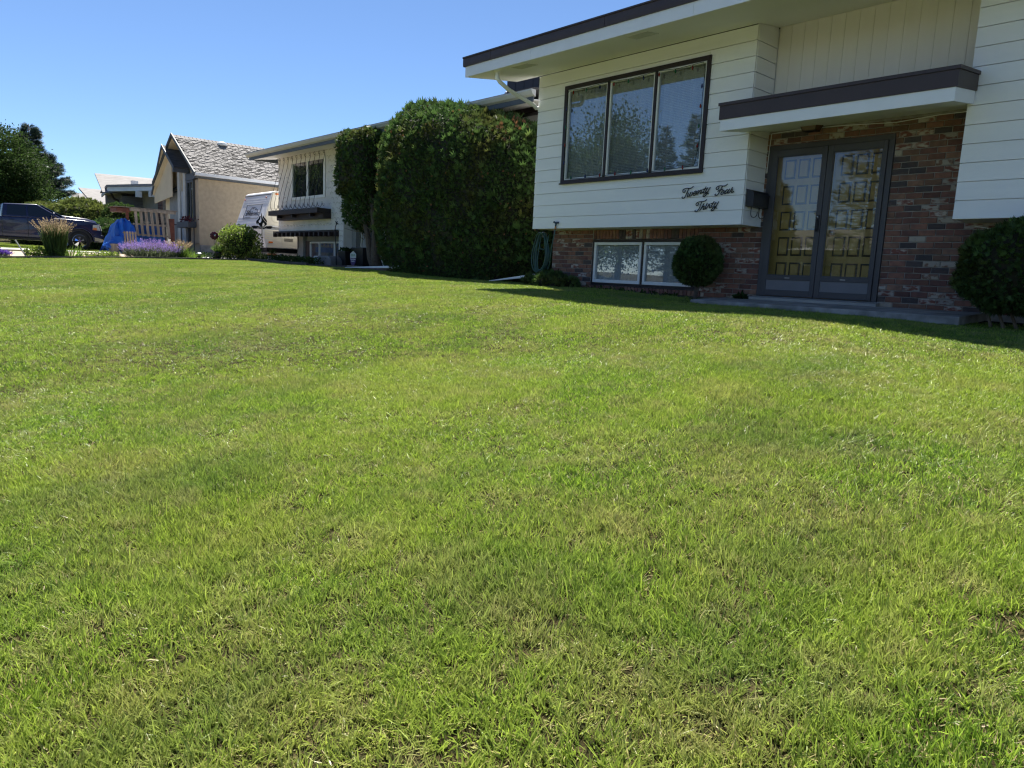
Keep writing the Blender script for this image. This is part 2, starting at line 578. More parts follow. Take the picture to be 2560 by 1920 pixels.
def joinvf(parts):
    Vs, Fs, Ts, Ms = [], [], [], []
    off = 0
    for q in parts:
        V, F, T = q[:3]
        m = q[3] if len(q) > 3 else 0
        Vs.append(V)
        Fs.append(F + off)
        Ts.append(T)
        Ms.append(np.full(len(F), m))
        off += len(V)
    return np.concatenate(Vs), np.concatenate(Fs), np.concatenate(Ts), np.concatenate(Ms)


def leaves(name, parts, mats, parent=None, label=None):
    V, F, T, Mi = joinvf(parts)
    me = np_mesh(name, V, F, T, Mi)
    o = link(name, me, mats, parent)
    if label:
        o['label'] = label
    return o


# ------------------------------------------------------------------ terrain
CP = np.array([
    (0, 0, 0), (-10, 0, .45), (-20, 0, .85), (-24, 3, 1.15), (-24, 5.6, 1.277), (-24, 8.5, 1.357), (-24, 9.24, 1.376),
    (-20, 9.6, 1.31), (-17.6, 10, 1.306), (-15, 9.4, 1.22), (-11.9, 9.8, 1.17), (-9.9, 10, 1.16), (-8.5, 7.05, 1.065),
    (-3.45, 7.03, 1.015), (-1.54, 7.03, .912), (-6.5, 10, 1.10), (-2.9, 9.9, 1.04), (-6.1, 9.0, 1.045), (-4.3, 9.0, 1.02), (-2.5, 9.0, .99), (0, 9.6, 1.0), (6, 9, .85), (-5, 3.5, .55),
    (-2, -4, -.35), (-14, 4.5, .86), (-30, 4, 1.40), (-33.5, 4, 1.47), (-30, 10, 1.46), (-36, 6, 1.50), (-40, 4, 1.64), (-45, 8, 1.75),
    (-60, 8, 2.0), (-30, -4, 1.05), (10, -6, -.7), (6, 0, -.2), (-10, -6, .20), (-24, -6, .70), (-48, -6, 1.5), (-45, 20, 1.9), (-10, 16, 1.35), (-28, 16, 1.5),
    (8, 16, 1.2), (0, -10, -.75), (-20, -12, .35), (-45, -12, 1.3), (20, -12, -1.2),
    (-20, -28, .45), (0, -28, -.5), (-45, -28, 1.3), (20, -28, -1.0), (-140, 0, 4.0), (-140, 120, 4.0), (60, 60, 1.0), (60, -60, -2.0), (-60, -100, 1.5), (-60, 100, 2.5), (30, 120, 1.0), (-140, -100, 3.0), (40, 0, -1.5)], dtype=float)


def tps_fit(P):
    n = len(P)
    d = np.linalg.norm(P[:, None, :2] - P[None, :, :2], axis=-1)
    K = np.where(d > 0, d * d * np.log(np.maximum(d, 1e-9)), 0) + np.eye(n) * 0.02
    A = np.zeros((n + 3, n + 3))
    A[:n, :n] = K
    A[:n, n] = 1
    A[:n, n + 1:] = P[:, :2]
    A[n, :n] = 1
    A[n + 1:, :n] = P[:, :2].T
    return np.linalg.solve(A, np.concatenate([P[:, 2], [0, 0, 0]]))


TW = tps_fit(CP)


def ground(x, y):
    x = np.atleast_1d(np.asarray(x, dtype=float))
    y = np.atleast_1d(np.asarray(y, dtype=float))
    d = np.hypot(x[:, None] - CP[None, :, 0], y[:, None] - CP[None, :, 1])
    K = np.where(d > 0, d * d * np.log(np.maximum(d, 1e-9)), 0)
    return K @ TW[:-3] + TW[-3] + TW[-2] * x + TW[-1] * y


def gz(x, y):
    return float(ground(x, y)[0])


def sheet(name, xs, ys, mat, dz=0.0, thick=0.0):
    xs, ys = np.asarray(xs, float), np.asarray(ys, float)
    GX, GY = np.meshgrid(xs, ys)
    Z = ground(GX.ravel(), GY.ravel()).reshape(GX.shape) + dz
    nx, ny = len(xs), len(ys)
    V = np.stack([GX.ravel(), GY.ravel(), Z.ravel()], 1).tolist()
    F = []
    for j in range(ny - 1):
        for i in range(nx - 1):
            a = j * nx + i
            F.append((a, a + 1, a + nx + 1, a + nx))
    if thick:
        base = len(V)
        ring = [j * nx for j in range(ny)][::-1] + [i for i in range(1, nx)] + [j * nx + nx - 1 for j in range(1, ny)] + [(ny - 1) * nx + i for i in range(nx - 2, 0, -1)]
        for k in ring:
            V.append((V[k][0], V[k][1], V[k][2] - thick))
        m = len(ring)
        for k in range(m):
            F.append((ring[k], base + k, base + (k + 1) % m, ring[(k + 1) % m]))
    me = bpy.data.meshes.new(name)
    me.from_pydata(V, [], F)
    me.polygons.foreach_set('use_smooth', [True] * len(F))
    me.update()
    o = link(name, me, [mat])
    o['kind'] = 'structure'
    return o

# ------------------------------------------------------------------ lawn material
def grass_material(name, ground_mode=False):
    m = bpy.data.materials.new(name)
    m.use_nodes = True
    n, l = m.node_tree.nodes, m.node_tree.links
    p = n['Principled BSDF']
    out = n['Material Output']
    geo = n.new('ShaderNodeNewGeometry')

    def noise(scale, detail=3, lo=.4, hi=.6, stretch=None):
        s = geo.outputs['Position']
        if stretch:
            mp = n.new('ShaderNodeMapping')
            mp.inputs['Rotation'].default_value = (0, 0, R(stretch[3]))
            mp.inputs['Scale'].default_value = stretch[:3]
            l.new(s, mp.inputs['Vector'])
            s = mp.outputs[0]
        t = n.new('ShaderNodeTexNoise')
        t.inputs['Scale'].default_value = scale
        t.inputs['Detail'].default_value = detail
        l.new(s, t.inputs['Vector'])
        r = n.new('ShaderNodeMapRange')
        r.inputs['From Min'].default_value = lo
        r.inputs['From Max'].default_value = hi
        l.new(t.outputs['Fac'], r.inputs['Value'])
        return r.outputs[0]

    def mix(fac, a, b):
        mx = n.new('ShaderNodeMix')
        mx.data_type = 'RGBA'
        for sock, v in ((0, fac), (6, a), (7, b)):
            if isinstance(v, tuple):
                mx.inputs[sock].default_value = (*v, 1)
            elif isinstance(v, (int, float)):
                mx.inputs[sock].default_value = v
            else:
                l.new(v, mx.inputs[sock])
        return mx.outputs[2]

    def mul(a, k):
        q = n.new('ShaderNodeMath')
        q.operation = 'MULTIPLY'
        l.new(a, q.inputs[0])
        if isinstance(k, (int, float)):
            q.inputs[1].default_value = k
        else:
            l.new(k, q.inputs[1])
        return q.outputs[0]

    if ground_mode:
        base = mix(noise(45, 4), (0.014, 0.017, 0.006), (0.050, 0.040, 0.018))  # ground kept very dark: shade between the blades put into its colour
        base = mix(mul(noise(1.1, 5, .45, .75), .35), base, (0.13, 0.115, 0.055))
        l.new(base, p.inputs['Base Color'])
        p.inputs['Roughness'].default_value = 1.0
        p.inputs['Specular IOR Level'].default_value = 0.05
        b = n.new('ShaderNodeBump')
        t = n.new('ShaderNodeTexNoise')
        t.inputs['Scale'].default_value = 60
        t.inputs['Detail'].default_value = 6
        l.new(geo.outputs['Position'], t.inputs['Vector'])
        l.new(t.outputs['Fac'], b.inputs['Height'])
        b.inputs['Distance'].default_value = 0.03
        l.new(b.outputs[0], p.inputs['Normal'])
        return m
    at = n.new('ShaderNodeAttribute')
    at.attribute_name = 'tint'
    cr = n.new('ShaderNodeValToRGB')
    e = cr.color_ramp.elements
    e[0].position = 0.0
    e[0].color = (0.42, 0.33, 0.20, 1)
    e[1].position = 1.0
    e[1].color = (0.50, 0.66, 0.075, 1)
    for pos, c in ((0.10, (0.42, 0.34, 0.18)), (0.13, (0.032, 0.070, 0.016)), (0.42, (0.082, 0.160, 0.022)), (0.75, (0.262, 0.41, 0.042))):
        k = e.new(pos)
        k.color = (*c, 1)
    l.new(at.outputs['Fac'], cr.inputs[0])
    col = cr.outputs[0]
    col = mix(mul(noise(.55, 4, .42, .62), .38), col, (0.32, 0.37, 0.06))
    col = mix(mul(noise(.8, 2, .45, .60, (1.5, .12, 1, -28)), .30), col, (0.34, 0.42, 0.075))          # yellower drifts
    col = mix(mul(noise(1.1, 6, .46, .74, (1, 1.7, 1, 35)), .40), col, (0.36, 0.29, 0.13))    # dry patches
    col = mix(mul(noise(.8, 4, .52, .68, (1.6, .8, 1, 20)), .45), col, (0.085, 0.16, 0.04))     # deep green patches
    col = mix(mul(noise(5, 3, .50, .70), .35), col, (0.40, 0.35, 0.17))
    vm = n.new('ShaderNodeVectorMath')
    vm.operation = 'SCALE'
    l.new(col, vm.inputs[0])
    vm.inputs['Scale'].default_value = 1.0
    col = vm.outputs[0]
    l.new(col, p.inputs['Base Color'])
    p.inputs['Roughness'].default_value = 0.42
    p.inputs['Specular IOR Level'].default_value = 0.35
    tr = n.new('ShaderNodeBsdfTranslucent')
    l.new(col, tr.inputs['Color'])
    ms = n.new('ShaderNodeMixShader')
    ms.inputs[0].default_value = 0.38
    l.new(p.outputs[0], ms.inputs[1])
    l.new(tr.outputs[0], ms.inputs[2])
    l.new(ms.outputs[0], out.inputs['Surface'])
    return m


GROUNDM = grass_material('lawn_thatch', True)
GRASSM = grass_material('lawn_blades')

# ------------------------------------------------------------------ the ground and what lies flush on it
def axis(a, b, fine):
    out = [a]
    while out[-1] < b:
        x = out[-1]
        step = fine if -50 < x < 12 else fine * 5
        out.append(x + step)
    return out


gx = sorted(set([-300, -240, -200, -170, -150, -130, -110, -95, -80, -70, -62] + [round(v, 2) for v in np.arange(-56, 12.01, 0.5)] + [15, 20, 26, 34, 45, 60, 80, 110, 150, 200]))
gy = sorted(set([-250, -180, -130, -95, -75, -60, -50, -42, -36] + [round(v, 2) for v in np.arange(-30, 18.01, 0.5)] + [21, 25, 30, 38, 48, 60, 80, 110, 160, 220, 300]))
g = sheet('ground', gx, gy, GROUNDM)
sheet('flower_bed', np.arange(-28.6, -24.0, .4), np.arange(-3, 13.1, .4), DIRT, 0.006)
sheet('front_bed', np.arange(-24.1, -17.7, .32), np.arange(9.75, 11.8, .3), SOIL, 0.010)
sheet('foundation_bed', np.linspace(-10.4, -5.9, 14), np.linspace(9.62, 10.1, 4), SOIL, 0.008)
sheet('path', np.linspace(-33.4, -30.3, 6), np.arange(-1.3, 8.2, .6), CONCRETE, 0.008)
sheet('driveway', np.linspace(-38.2, -33.9, 7), np.arange(4.4, 10.3, .5), CONC2, 0.010)
sheet('road', np.arange(-140, 41, 2.0), np.arange(-14.6, -2.6, 1.1), ASPHALT, 0.012)
sheet('pavement', np.arange(-140, 41, 2.0), np.linspace(-3.35 + .7, -1.4, 3), CONCRETE, 0.13, 0.12)
sheet('trailer_pad', np.linspace(-29.4, -25.8, 6), np.arange(9.8, 19, .7), CONC2, 0.012)

# entrance slab in front of the double door
mb = MB()
zt, zo = 1.145, 1.085
poly = [(-6.12, 9.04), (-2.62, 9.04), (-2.62, 9.97), (-6.12, 9.97)]
top = [(x, y, 1.095 if y < 9.5 else 1.135) for x, y in poly]
bot = [(x, y, .80) for x, y in poly]
mb.loft(bot, top)
o = mb.build('step', CONC2, bevel=.012)
o['kind'] = 'structure'
mb = MB()
mb.prism_x([(9.86, 1.12), (9.97, 1.12), (9.97, 1.185), (9.86, 1.165)], -5.66, -3.84)
o = mb.build('door_threshold', CONCRETE)
o['kind'] = 'structure'

# ------------------------------------------------------------------ lawn grass: real blades
def grass_patch(name, seed, nb, rad, hmean, wid, flat=0.16):
    r = np.random.default_rng(seed)
    nt = max(6, nb // 9)
    ang = r.random(nt) * 2 * np.pi
    rr = rad * np.sqrt(r.random(nt))
    tc = np.stack([rr * np.cos(ang), rr * np.sin(ang)], 1)
    lean = r.normal(0, .38, (nt, 2))
    which = r.integers(0, nt, nb)
    pos = tc[which] + r.normal(0, .013, (nb, 2))
    th = r.random(nt)[which] * .25 + r.random(nb) * .75
    h = hmean * np.clip(r.normal(1, .28, nb), .35, 1.9) * (0.75 + .5 * r.random(nt)[which])
    dirv = np.concatenate([lean[which] + r.normal(0, .30, (nb, 2)), np.ones((nb, 1))], 1)
    dead = r.random(nb) < flat
    dirv[dead, 2] *= .30
    h[dead] *= .95
    th = .13 + .87 * th
    th[dead] = r.random(dead.sum()) * .11
    dirv = unit(dirv)
    a = r.random(nb) * np.pi
    side = np.stack([np.cos(a), np.sin(a), np.zeros(nb)], 1)
    side = unit(side - dirv * np.sum(side * dirv, 1, keepdims=True))
    bend = unit(np.cross(dirv, side)) * r.normal(0, .22, (nb, 1)) + np.stack([lean[which][:, 0], lean[which][:, 1], np.zeros(nb) - .15], 1) * .35
    base = np.concatenate([pos, np.zeros((nb, 1))], 1)
    w = (wid * (0.7 + .6 * r.random(nb)))[:, None]
    H = h[:, None]
    v0 = base - side * w
    v1 = base + side * w
    v2 = base + dirv * H * .55 + side * w * .85 + bend * H * .25
    v3 = base + dirv * H * .55 - side * w * .85 + bend * H * .25
    v4 = base + dirv * H + bend * H
    V = np.stack([v0, v1, v2, v3, v4], 1).reshape(-1, 3)
    tf = np.array([(0, 1, 2), (0, 2, 3), (3, 2, 4)])
    F = (tf[None] + (np.arange(nb) * 5)[:, None, None]).reshape(-1, 3)
    me = np_mesh(name, V, F, np.repeat(th, 5))
    me.materials.append(GRASSM)
    return bpy.data.objects.new(name, me)


def grass_field(name, label, pts, scl, idx, variants):
    coll = bpy.data.collections.new(name + '_tufts')
    for v in variants:
        coll.objects.link(v)
    n = len(pts)
    me = bpy.data.meshes.new(name)
    me.vertices.add(n)
    me.vertices.foreach_set('co', np.asarray(pts, dtype=np.float32).ravel())
    e = 0.15
    gxn = (ground(pts[:, 0] + e, pts[:, 1]) - ground(pts[:, 0] - e, pts[:, 1])) / (2 * e)
    gyn = (ground(pts[:, 0], pts[:, 1] + e) - ground(pts[:, 0], pts[:, 1] - e)) / (2 * e)
    rz = rng.random(n) * 2 * math.pi
    eul = np.zeros((n, 3), dtype=np.float32)
    for i in range(n):
        nrm = Vector((-gxn[i], -gyn[i], 1)).normalized()
        q = Vector((0, 0, 1)).rotation_difference(nrm)
        m3 = q.to_matrix() @ Matrix.Rotation(rz[i], 3, 'Z')
        eul[i] = m3.to_euler()[:]
    a = me.attributes.new('rot', 'FLOAT_VECTOR', 'POINT')
    a.data.foreach_set('vector', eul.ravel())
    a = me.attributes.new('scl', 'FLOAT_VECTOR', 'POINT')
    a.data.foreach_set('vector', np.asarray(scl, dtype=np.float32).ravel())
    a = me.attributes.new('idx', 'INT', 'POINT')
    a.data.foreach_set('value', np.asarray(idx, dtype=np.int32))
    me.update()
    o = bpy.data.objects.new(name, me)
    me.materials.append(GRASSM)
    COL.objects.link(o)
    ng = bpy.data.node_groups.new(name, 'GeometryNodeTree')
    ng.interface.new_socket('Geometry', in_out='INPUT', socket_type='NodeSocketGeometry')
    ng.interface.new_socket('Geometry', in_out='OUTPUT', socket_type='NodeSocketGeometry')
    N, L = ng.nodes, ng.links
    gi, go = N.new('NodeGroupInput'), N.new('NodeGroupOutput')
    ci = N.new('GeometryNodeCollectionInfo')
    ci.inputs['Collection'].default_value = coll
    ci.inputs['Separate Children'].default_value = True
    ci.inputs['Reset Children'].default_value = True
    iop = N.new('GeometryNodeInstanceOnPoints')
    iop.inputs['Pick Instance'].default_value = True

    def named(nm, ty):
        q = N.new('GeometryNodeInputNamedAttribute')
        q.data_type = ty
        q.inputs['Name'].default_value = nm
        return q.outputs['Attribute']
    L.new(gi.outputs[0], iop.inputs['Points'])
    L.new(ci.outputs[0], iop.inputs['Instance'])
    L.new(named('idx', 'INT'), iop.inputs['Instance Index'])
    er = N.new('FunctionNodeEulerToRotation')
    L.new(named('rot', 'FLOAT_VECTOR'), er.inputs[0])
    L.new(er.outputs[0], iop.inputs['Rotation'])
    L.new(named('scl', 'FLOAT_VECTOR'), iop.inputs['Scale'])
    L.new(iop.outputs[0], go.inputs[0])
    md = o.modifiers.new('tufts', 'NODES')
    md.node_group = ng
    setp(o, label, 'grass', kind='stuff')
    return o


def lawn_ok(x, y):
    """the mown area: bounded by the bed edging on the left and the houses behind"""
    a = (x > -23.9) & (x < 7) & (y > -1.35)
    back = np.where(x > -6.2, 9.0, np.where(x > -10.3, 9.66, np.where(x > -17.7, 9.95, 9.72)))
    far = np.where(x > -2.55, 9.55, back)
    return a & (y < far)


def lawn_points(dens, cond):
    st = dens ** -.5
    GX, GY = np.meshgrid(np.arange(-24, 7, st), np.arange(-5.8, 10.2, st))
    x = GX.ravel() + rng.uniform(-.5, .5, GX.size) * st
    y = GY.ravel() + rng.uniform(-.5, .5, GX.size) * st
    k = lawn_ok(x, y) & cond(x, y)
    x, y = x[k], y[k]
    return np.stack([x, y, ground(x, y) - 0.004], 1)


def inview(x, y, m=1.6):
    f = x * -0.7384 + y * 0.6743         # along the view
    s = x * 0.6743 + y * 0.7384          # to the right
    return (f > 0.6) & (np.abs(s) < f * 0.72 + m + 0.6)


vs_near = [grass_patch('grass_tuft', 100 + i, 1350, .27, .037, .0018) for i in range(7)]
vs_far = [grass_patch('fine_grass_tuft', 200 + i, 1300, .38, .024, .0022) for i in range(7)]
P1 = lawn_points(21, lambda x, y: inview(x, y) & (np.hypot(x, y) < 6.2))
P2 = lawn_points(12, lambda x, y: inview(x, y, 2.5) & (np.hypot(x, y) >= 5.0))


def field_scale(P, base, jit):
    h = base * (1 + jit * rng.normal(0, 1, len(P)))
    # longer and thicker growth in soft drifts
    drift = np.sin(P[:, 0] * 1.7 + 1.3 * np.sin(P[:, 1] * 1.1)) * np.sin(P[:, 1] * 1.9 + .7 * np.sin(P[:, 0] * 2.3))
    h = h * (1 + .22 * drift)
    return np.stack([np.ones(len(P)), np.ones(len(P)), np.clip(h, .4, 2.0)], 1)


dist1 = np.hypot(P1[:, 0], P1[:, 1])
s1 = field_scale(P1, 1.0, .16)
s1[:, 2] *= np.clip(1.25 - .10 * (dist1 - 1.5), .75, 1.3)
grass_field('lawn_grass', 'green lawn grass blades with dry straw between, nearest the viewer', P1, s1, rng.integers(0, 7, len(P1)), vs_near)
grass_field('mown_grass', 'short mown lawn grass running up to the houses', P2, field_scale(P2, 1.0, .15), rng.integers(0, 7, len(P2)), vs_far)
n = 900
P3 = np.stack([rng.uniform(-45, -33.6, n), rng.uniform(-1, 8.5, n)], 1)
P3 = np.column_stack([P3, ground(P3[:, 0], P3[:, 1])])
grass_field('far_lawn', 'sunlit lawn grass around and beyond the pickup truck', P3, field_scale(P3, 1.6, .2), rng.integers(0, 7, n), vs_far)

# ------------------------------------------------------------------ the main house
H1 = empty('bilevel_house', (-6.5, 10, 1.1), 'cream bi-level house with brick base, triple picture window and double glass doors', 'house')

# -- body that closes the house behind its cladding
mb = MB()
mb.box(-9.90, -5.70, 10.06, 20, 1.0, 2.25)
mb.box(-9.93, -9.30, 9.52, 20, 2.25, 4.86)
mb.box(-6.33, -5.69, 9.52, 10.2, 2.25, 4.86)
mb.box(-9.30, -6.33, 9.52, 10.2, 2.25, 2.93)
mb.box(-9.30, -6.33, 9.52, 10.2, 4.62, 4.86)
mb.box(-9.30, -5.69, 10.5, 20, 2.25, 4.86)
mb.box(-5.69, 6.0, 10.32, 20, 1.0, 4.95)
mb.box(-5.69, -5.60, 10.03, 10.32, 1.0, 4.95)
mb.box(-3.89, -2.9, 10.03, 10.32, 1.0, 4.95)
mb.box(-5.60, -3.89, 10.03, 10.32, 3.34, 4.95)
mb.box(-2.90, 6.0, 9.52, 10.32, 2.22, 4.86)
mb.box(-2.90, 6.0, 10.06, 10.32, 1.0, 2.22)
mb.build('wall', SIDING, H1)
mb = MB()
mb.box(-9.93, -5.67, 9.47, 10.06, 2.19, 2.25)
mb.box(-2.93, 6.0, 9.47, 10.06, 2.19, 2.22)
mb.build('overhang_soffit', SOFFIT, H1)

# -- brick: mortar bed, single bricks
BR = MB()
ZB = 1.04


def mort(x0, x1, z0, z1):
    BR.box(x0, x1, 9.993, 10.058, z0, z1)


mort(-9.93, -8.92, ZB, 2.19)
mort(-6.72, -5.60, ZB, 2.19)
mort(-8.92, -6.72, ZB, 1.14)
mort(-8.92, -6.72, 2.03, 2.19)
mort(-5.66, -5.60, 2.19, 3.54)
mort(-3.883, 2.5, ZB, 3.54)
mort(-5.60, -3.884, 3.327, 3.54)
BWALL = BR.build('brick_wall', MORTAR, H1)
PITCH, ROW = 0.2015, 0.0768
BV = {}


def brick_mesh(L, Hh, var, mi):
    key = (round(L, 3), round(Hh, 3), var, mi)
    if key not in BV:
        r = random.Random(hash(key) & 0xffff)
        m = MB()
        d = .05
        c = .004
        y = -.014 - r.random() * .006
        j = lambda s=.0022: r.uniform(-s, s)
        fr = [(-L / 2 + c + j(), y, -Hh / 2 + c + j()), (0 + j(.01), y + j(), -Hh / 2 + c + j()), (L / 2 - c + j(), y, -Hh / 2 + c + j()), (L / 2 - c + j(), y, Hh / 2 - c + j()), (0 + j(.01), y + j(), Hh / 2 - c + j()), (-L / 2 + c + j(), y, Hh / 2 - c + j())]
        md = [(-L / 2 + j(.001), y + c, -Hh / 2 + j(.001)), (0, y + c, -Hh / 2 + j()), (L / 2 + j(.001), y + c, -Hh / 2 + j(.001)), (L / 2 + j(.001), y + c, Hh / 2 + j(.001)), (0, y + c, Hh / 2 + j()), (-L / 2 + j(.001), y + c, Hh / 2 + j(.001))]
        bk = [(x, .02, z) for x, _, z in md]
        m.add(fr + md + bk, [(0, 1, 4, 5), (1, 2, 3, 4)] + [(i, 6 + i, 6 + (i + 1) % 6, (i + 1) % 6) for i in range(6)] + [(6 + i, 12 + i, 12 + (i + 1) % 6, 6 + (i + 1) % 6) for i in range(6)])
        me = m.mesh('brick')
        me.materials.append(BRICKS[mi])
        BV[key] = me
    return BV[key]


brick_list = []
br = random.Random(5)


def pick():
    return br.choices(range(6), [29, 19, 20, 10, 17, 5])[0]


def brick_row(z, x0, x1, off):
    x = x0 - off
    while x < x1 - .02:
        a, b = max(x, x0), min(x + PITCH - .0105, x1)
        if b - a > .03:
            brick_list.append(((a + b) / 2, z + ROW / 2, b - a, ROW - .0115, pick(), 0))
        x += PITCH


for k in range(33):
    z = ZB + k * ROW
    off = 0 if k % 2 else PITCH / 2
    if z < 2.15:
        if z + ROW < 1.16:
            brick_row(z, -9.93, -5.60, off)
        elif z < 2.02:
            brick_row(z, -9.93, -8.925, off)
            brick_row(z, -6.715, -5.60, off)
        else:
            brick_row(z, -9.93, -8.93, off)
            brick_row(z, -6.71, -5.60, off)
        if z > 1.10:
            brick_row(z, -3.879, 2.5, off)
    elif z + ROW < 3.33:
        brick_row(z, -5.655, -5.602, 0)
        brick_row(z, -3.879, -2.915, off)
    else:
        if z + ROW < 3.53:
            brick_row(z, -5.655, -2.915, off)
for i in range(30):                                        # soldier course over the low window
    x = -8.90 + i * .0735
    if x < -6.75:
        brick_list.append((x + .031, 2.108, .062, .155, pick(), 1))
for i in range(32):                                        # sloping sill bricks below it
    x = -9.02 + i * .0765
    if x < -6.60:
        brick_list.append((x + .033, 1.165, .066, .085, br.choice([1, 2, 2, 1]), 2))


def brick_rank(b):
    x = b[0]
    hidden = x > -2.15 or (-6.8 < x < -6.0 and 1.3 < b[1] < 1.95)
    return (1 if hidden else 0, math.hypot(x, 10))


brick_list.sort(key=brick_rank)
rest = MB()
rest_mi = []
for i, (x, z, L, Hh, mi, typ) in enumerate(brick_list):
    Lq = round(L * 50) / 50 if L < .18 and typ == 0 else L
    me = brick_mesh(L if typ == 0 and L > .18 else (L if typ else max(.04, round(L, 2))), Hh, i % 3, mi)
    y = 10.0 if typ == 0 else (9.995 if typ == 1 else 9.965)
    if i < 300:
        o = bpy.data.objects.new('brick', me)
        o.parent = BWALL
        o.location = (x, y, z)
        COL.objects.link(o)
    else:
        rest.add([(v.co.x + x, v.co.y + y, v.co.z + z) for v in me.vertices], [tuple(p.vertices) for p in me.polygons], mi)
o = rest.build('bricks', BRICKS, BWALL)
o['kind'] = 'stuff'

# -- lap siding
EXP = 0.2075
Z0 = 2.178


def board_y(parent, x0, x1, z0, z1, yf=9.45, name='siding_board'):
    m = MB()
    m.prism_x([(yf, z0 + .007), (yf + .032, z0 + .009), (yf + .032, z1), (yf + .006, z1)], x0, x1)
    return m.build(name, SIDING, parent)


def board_x(parent, y0, y1, z0, z1, xf, s):
    m = MB()
    pr = [(xf, z0 + .007), (xf - s * .03, z0 + .009), (xf - s * .03, z1), (xf - s * .006, z1)]
    m.prism_y(pr, y0, y1)
    return m.build('siding_board', SIDING, parent)


mb = MB()
mb.box(-9.945, -5.665, 9.482, 9.518, 2.20, 2.95)
mb.box(-9.945, -9.28, 9.482, 9.518, 2.95, 4.60)
mb.box(-6.35, -5.665, 9.482, 9.518, 2.95, 4.60)
mb.box(-9.945, -5.665, 9.482, 9.518, 4.60, 4.87)
mb.box(-5.697, -5.668, 9.519, 10.03, 2.20, 4.90)
BAY = mb.build('bay_siding', SIDING, H1)
for k in range(13):
    z0 = Z0 + k * EXP
    z1 = z0 + EXP if k < 12 else 4.872
    if 4 <= k <= 10:
        board_y(BAY, -9.955, -9.24, z0, z1)
        board_y(BAY, -6.39, -5.655, z0, z1)
    elif k == 11:
        board_y(BAY, -9.955, -9.24, z0, z1)
        board_y(BAY, -6.39, -5.655, z0, z1)
        board_y(BAY, -9.238, -6.392, 4.56, z1)
    else:
        board_y(BAY, -9.955, -5.655, z0, z1)
    board_x(BAY, 9.482, 9.997, z0, 4.965 if k == 12 else z1, -5.645, 1)
mb = MB()
mb.box(-2.935, 6.0, 9.482, 9.518, 2.20, 4.87)
mb.box(-2.932, -2.903, 9.519, 10.02, 2.20, 4.90)
WING = mb.build('wing_siding', SIDING, H1)
for k in range(13):
    z0 = Z0 + .008 + k * EXP
    z1 = z0 + EXP if k < 12 else 4.872
    board_y(WING, -2.948, 6.0, z0, z1)
    board_x(WING, 9.482, 9.997, z0, z1, -2.955, -1)
# -- vertical boards over the doors
mb = MB()
mb.box(-5.64, -2.96, 10.016, 10.03, 3.50, 4.99)
PAN = mb.build('panel_wall', PANELM, H1)
x = -5.64
while x < -2.97:
    x1 = min(x + .187, -2.96)
    m = MB()
    m.prism_z([(x + .003, 10.005), (x1 - .003, 10.005), (x1 - .0005, 10.010), (x1 - .0005, 10.015), (x + .0005, 10.015), (x + .0005, 10.010)], 3.50, 4.99)
    m.build('panel_board', PANELM, PAN)
    x = x1

# -- picture window
mb = MB()
mb.frame_y(-9.275, -6.355, 2.952, 4.60, .062, 9.425, 9.50)
mb.box(-9.285, -6.345, 9.40, 9.425, 2.94, 2.962)
for xm in (-8.285, -7.325):
    mb.box(xm - .022, xm + .022, 9.43, 9.50, 3.014, 4.538)
PW = mb.build('picture_window', DARKBROWN, H1, bevel=.003)
cells = [(-9.212, -8.307), (-8.263, -7.347), (-7.303, -6.418)]
for a, b in cells:
    m = MB()
    m.frame_y(a + .001, b - .001, 3.015, 4.537, .030, 9.452, 9.498)
    m.build('sash', VINYL, PW, bevel=.002)
    m = MB()
    m.box(a + .031, b - .031, 9.474, 9.478, 3.045, 4.507)
    m.build('pane', GLASS, PW)
m = MB()
z = 3.03
while z < 4.52:
    for a, b in cells:
        m.add([(a + .02, 9.515, z), (b - .02, 9.515, z), (b - .02, 9.531, z + .0125), (a + .02, 9.531, z + .0125)], [(0, 1, 2, 3)])
    z += .0245
o = m.build('blind', BLIND, PW)
o['kind'] = 'stuff'
m = MB()
nf = 360
top_, bot_ = [], []
for i in range(nf + 1):
    x = -9.29 + 2.95 * i / nf
    y = 9.60 + .034 * math.sin(x * 46 + 1.5 * math.sin(x * 7))
    top_.append((x, y, 4.61))
    bot_.append((x, y, 2.94))
m.add(bot_ + top_, [(i, i + 1, nf + 2 + i, nf + 1 + i) for i in range(nf)])
m.build('curtain', CURTAIN, PW, smooth=True)

# -- basement window
mb = MB()
mb.frame_y(-8.915, -6.725, 1.215, 2.02, .045, 9.985, 10.05)
mb.box(-7.80, -7.75, 9.99, 10.05, 1.262, 1.973)
mb.box(-8.93, -6.71, 9.95, 10.03, 1.195, 1.213)
BWN = mb.build('basement_window', DARKBROWN, H1, bevel=.003)
for a, b in ((-8.868, -7.803), (-7.747, -6.772)):
    m = MB()
    m.frame_y(a, b, 1.262, 1.972, .048, 9.975, 10.03, wb=.055)
    m.build('sash', VINYL, BWN, bevel=.004)
    m = MB()
    m.box(a + .049, b - .049, 10.008, 10.012, 1.319, 1.922)
    m.build('pane', GLASS, BWN)
m = MB()
z = 1.31
while z < 1.94:
    m.add([(-8.35, 10.033, z), (-6.79, 10.033, z), (-6.79, 10.043, z + .02), (-8.35, 10.043, z + .02)], [(0, 1, 2, 3)])
    z += .0225
o = m.build('blind', BLIND, BWN)
o['kind'] = 'stuff'
m = MB()
m.box(-8.85, -6.76, 10.052, 10.06, 1.24, 1.99)
m.build('curtain', BLIND, BWN)

# -- double storm doors and the panelled doors behind them
mb = MB()
mb.frame_y(-5.605, -3.885, 1.165, 3.325, .068, 9.965, 10.06, wb=.03)
DF = mb.build('door_frame', CHARCOAL, H1, bevel=.004)


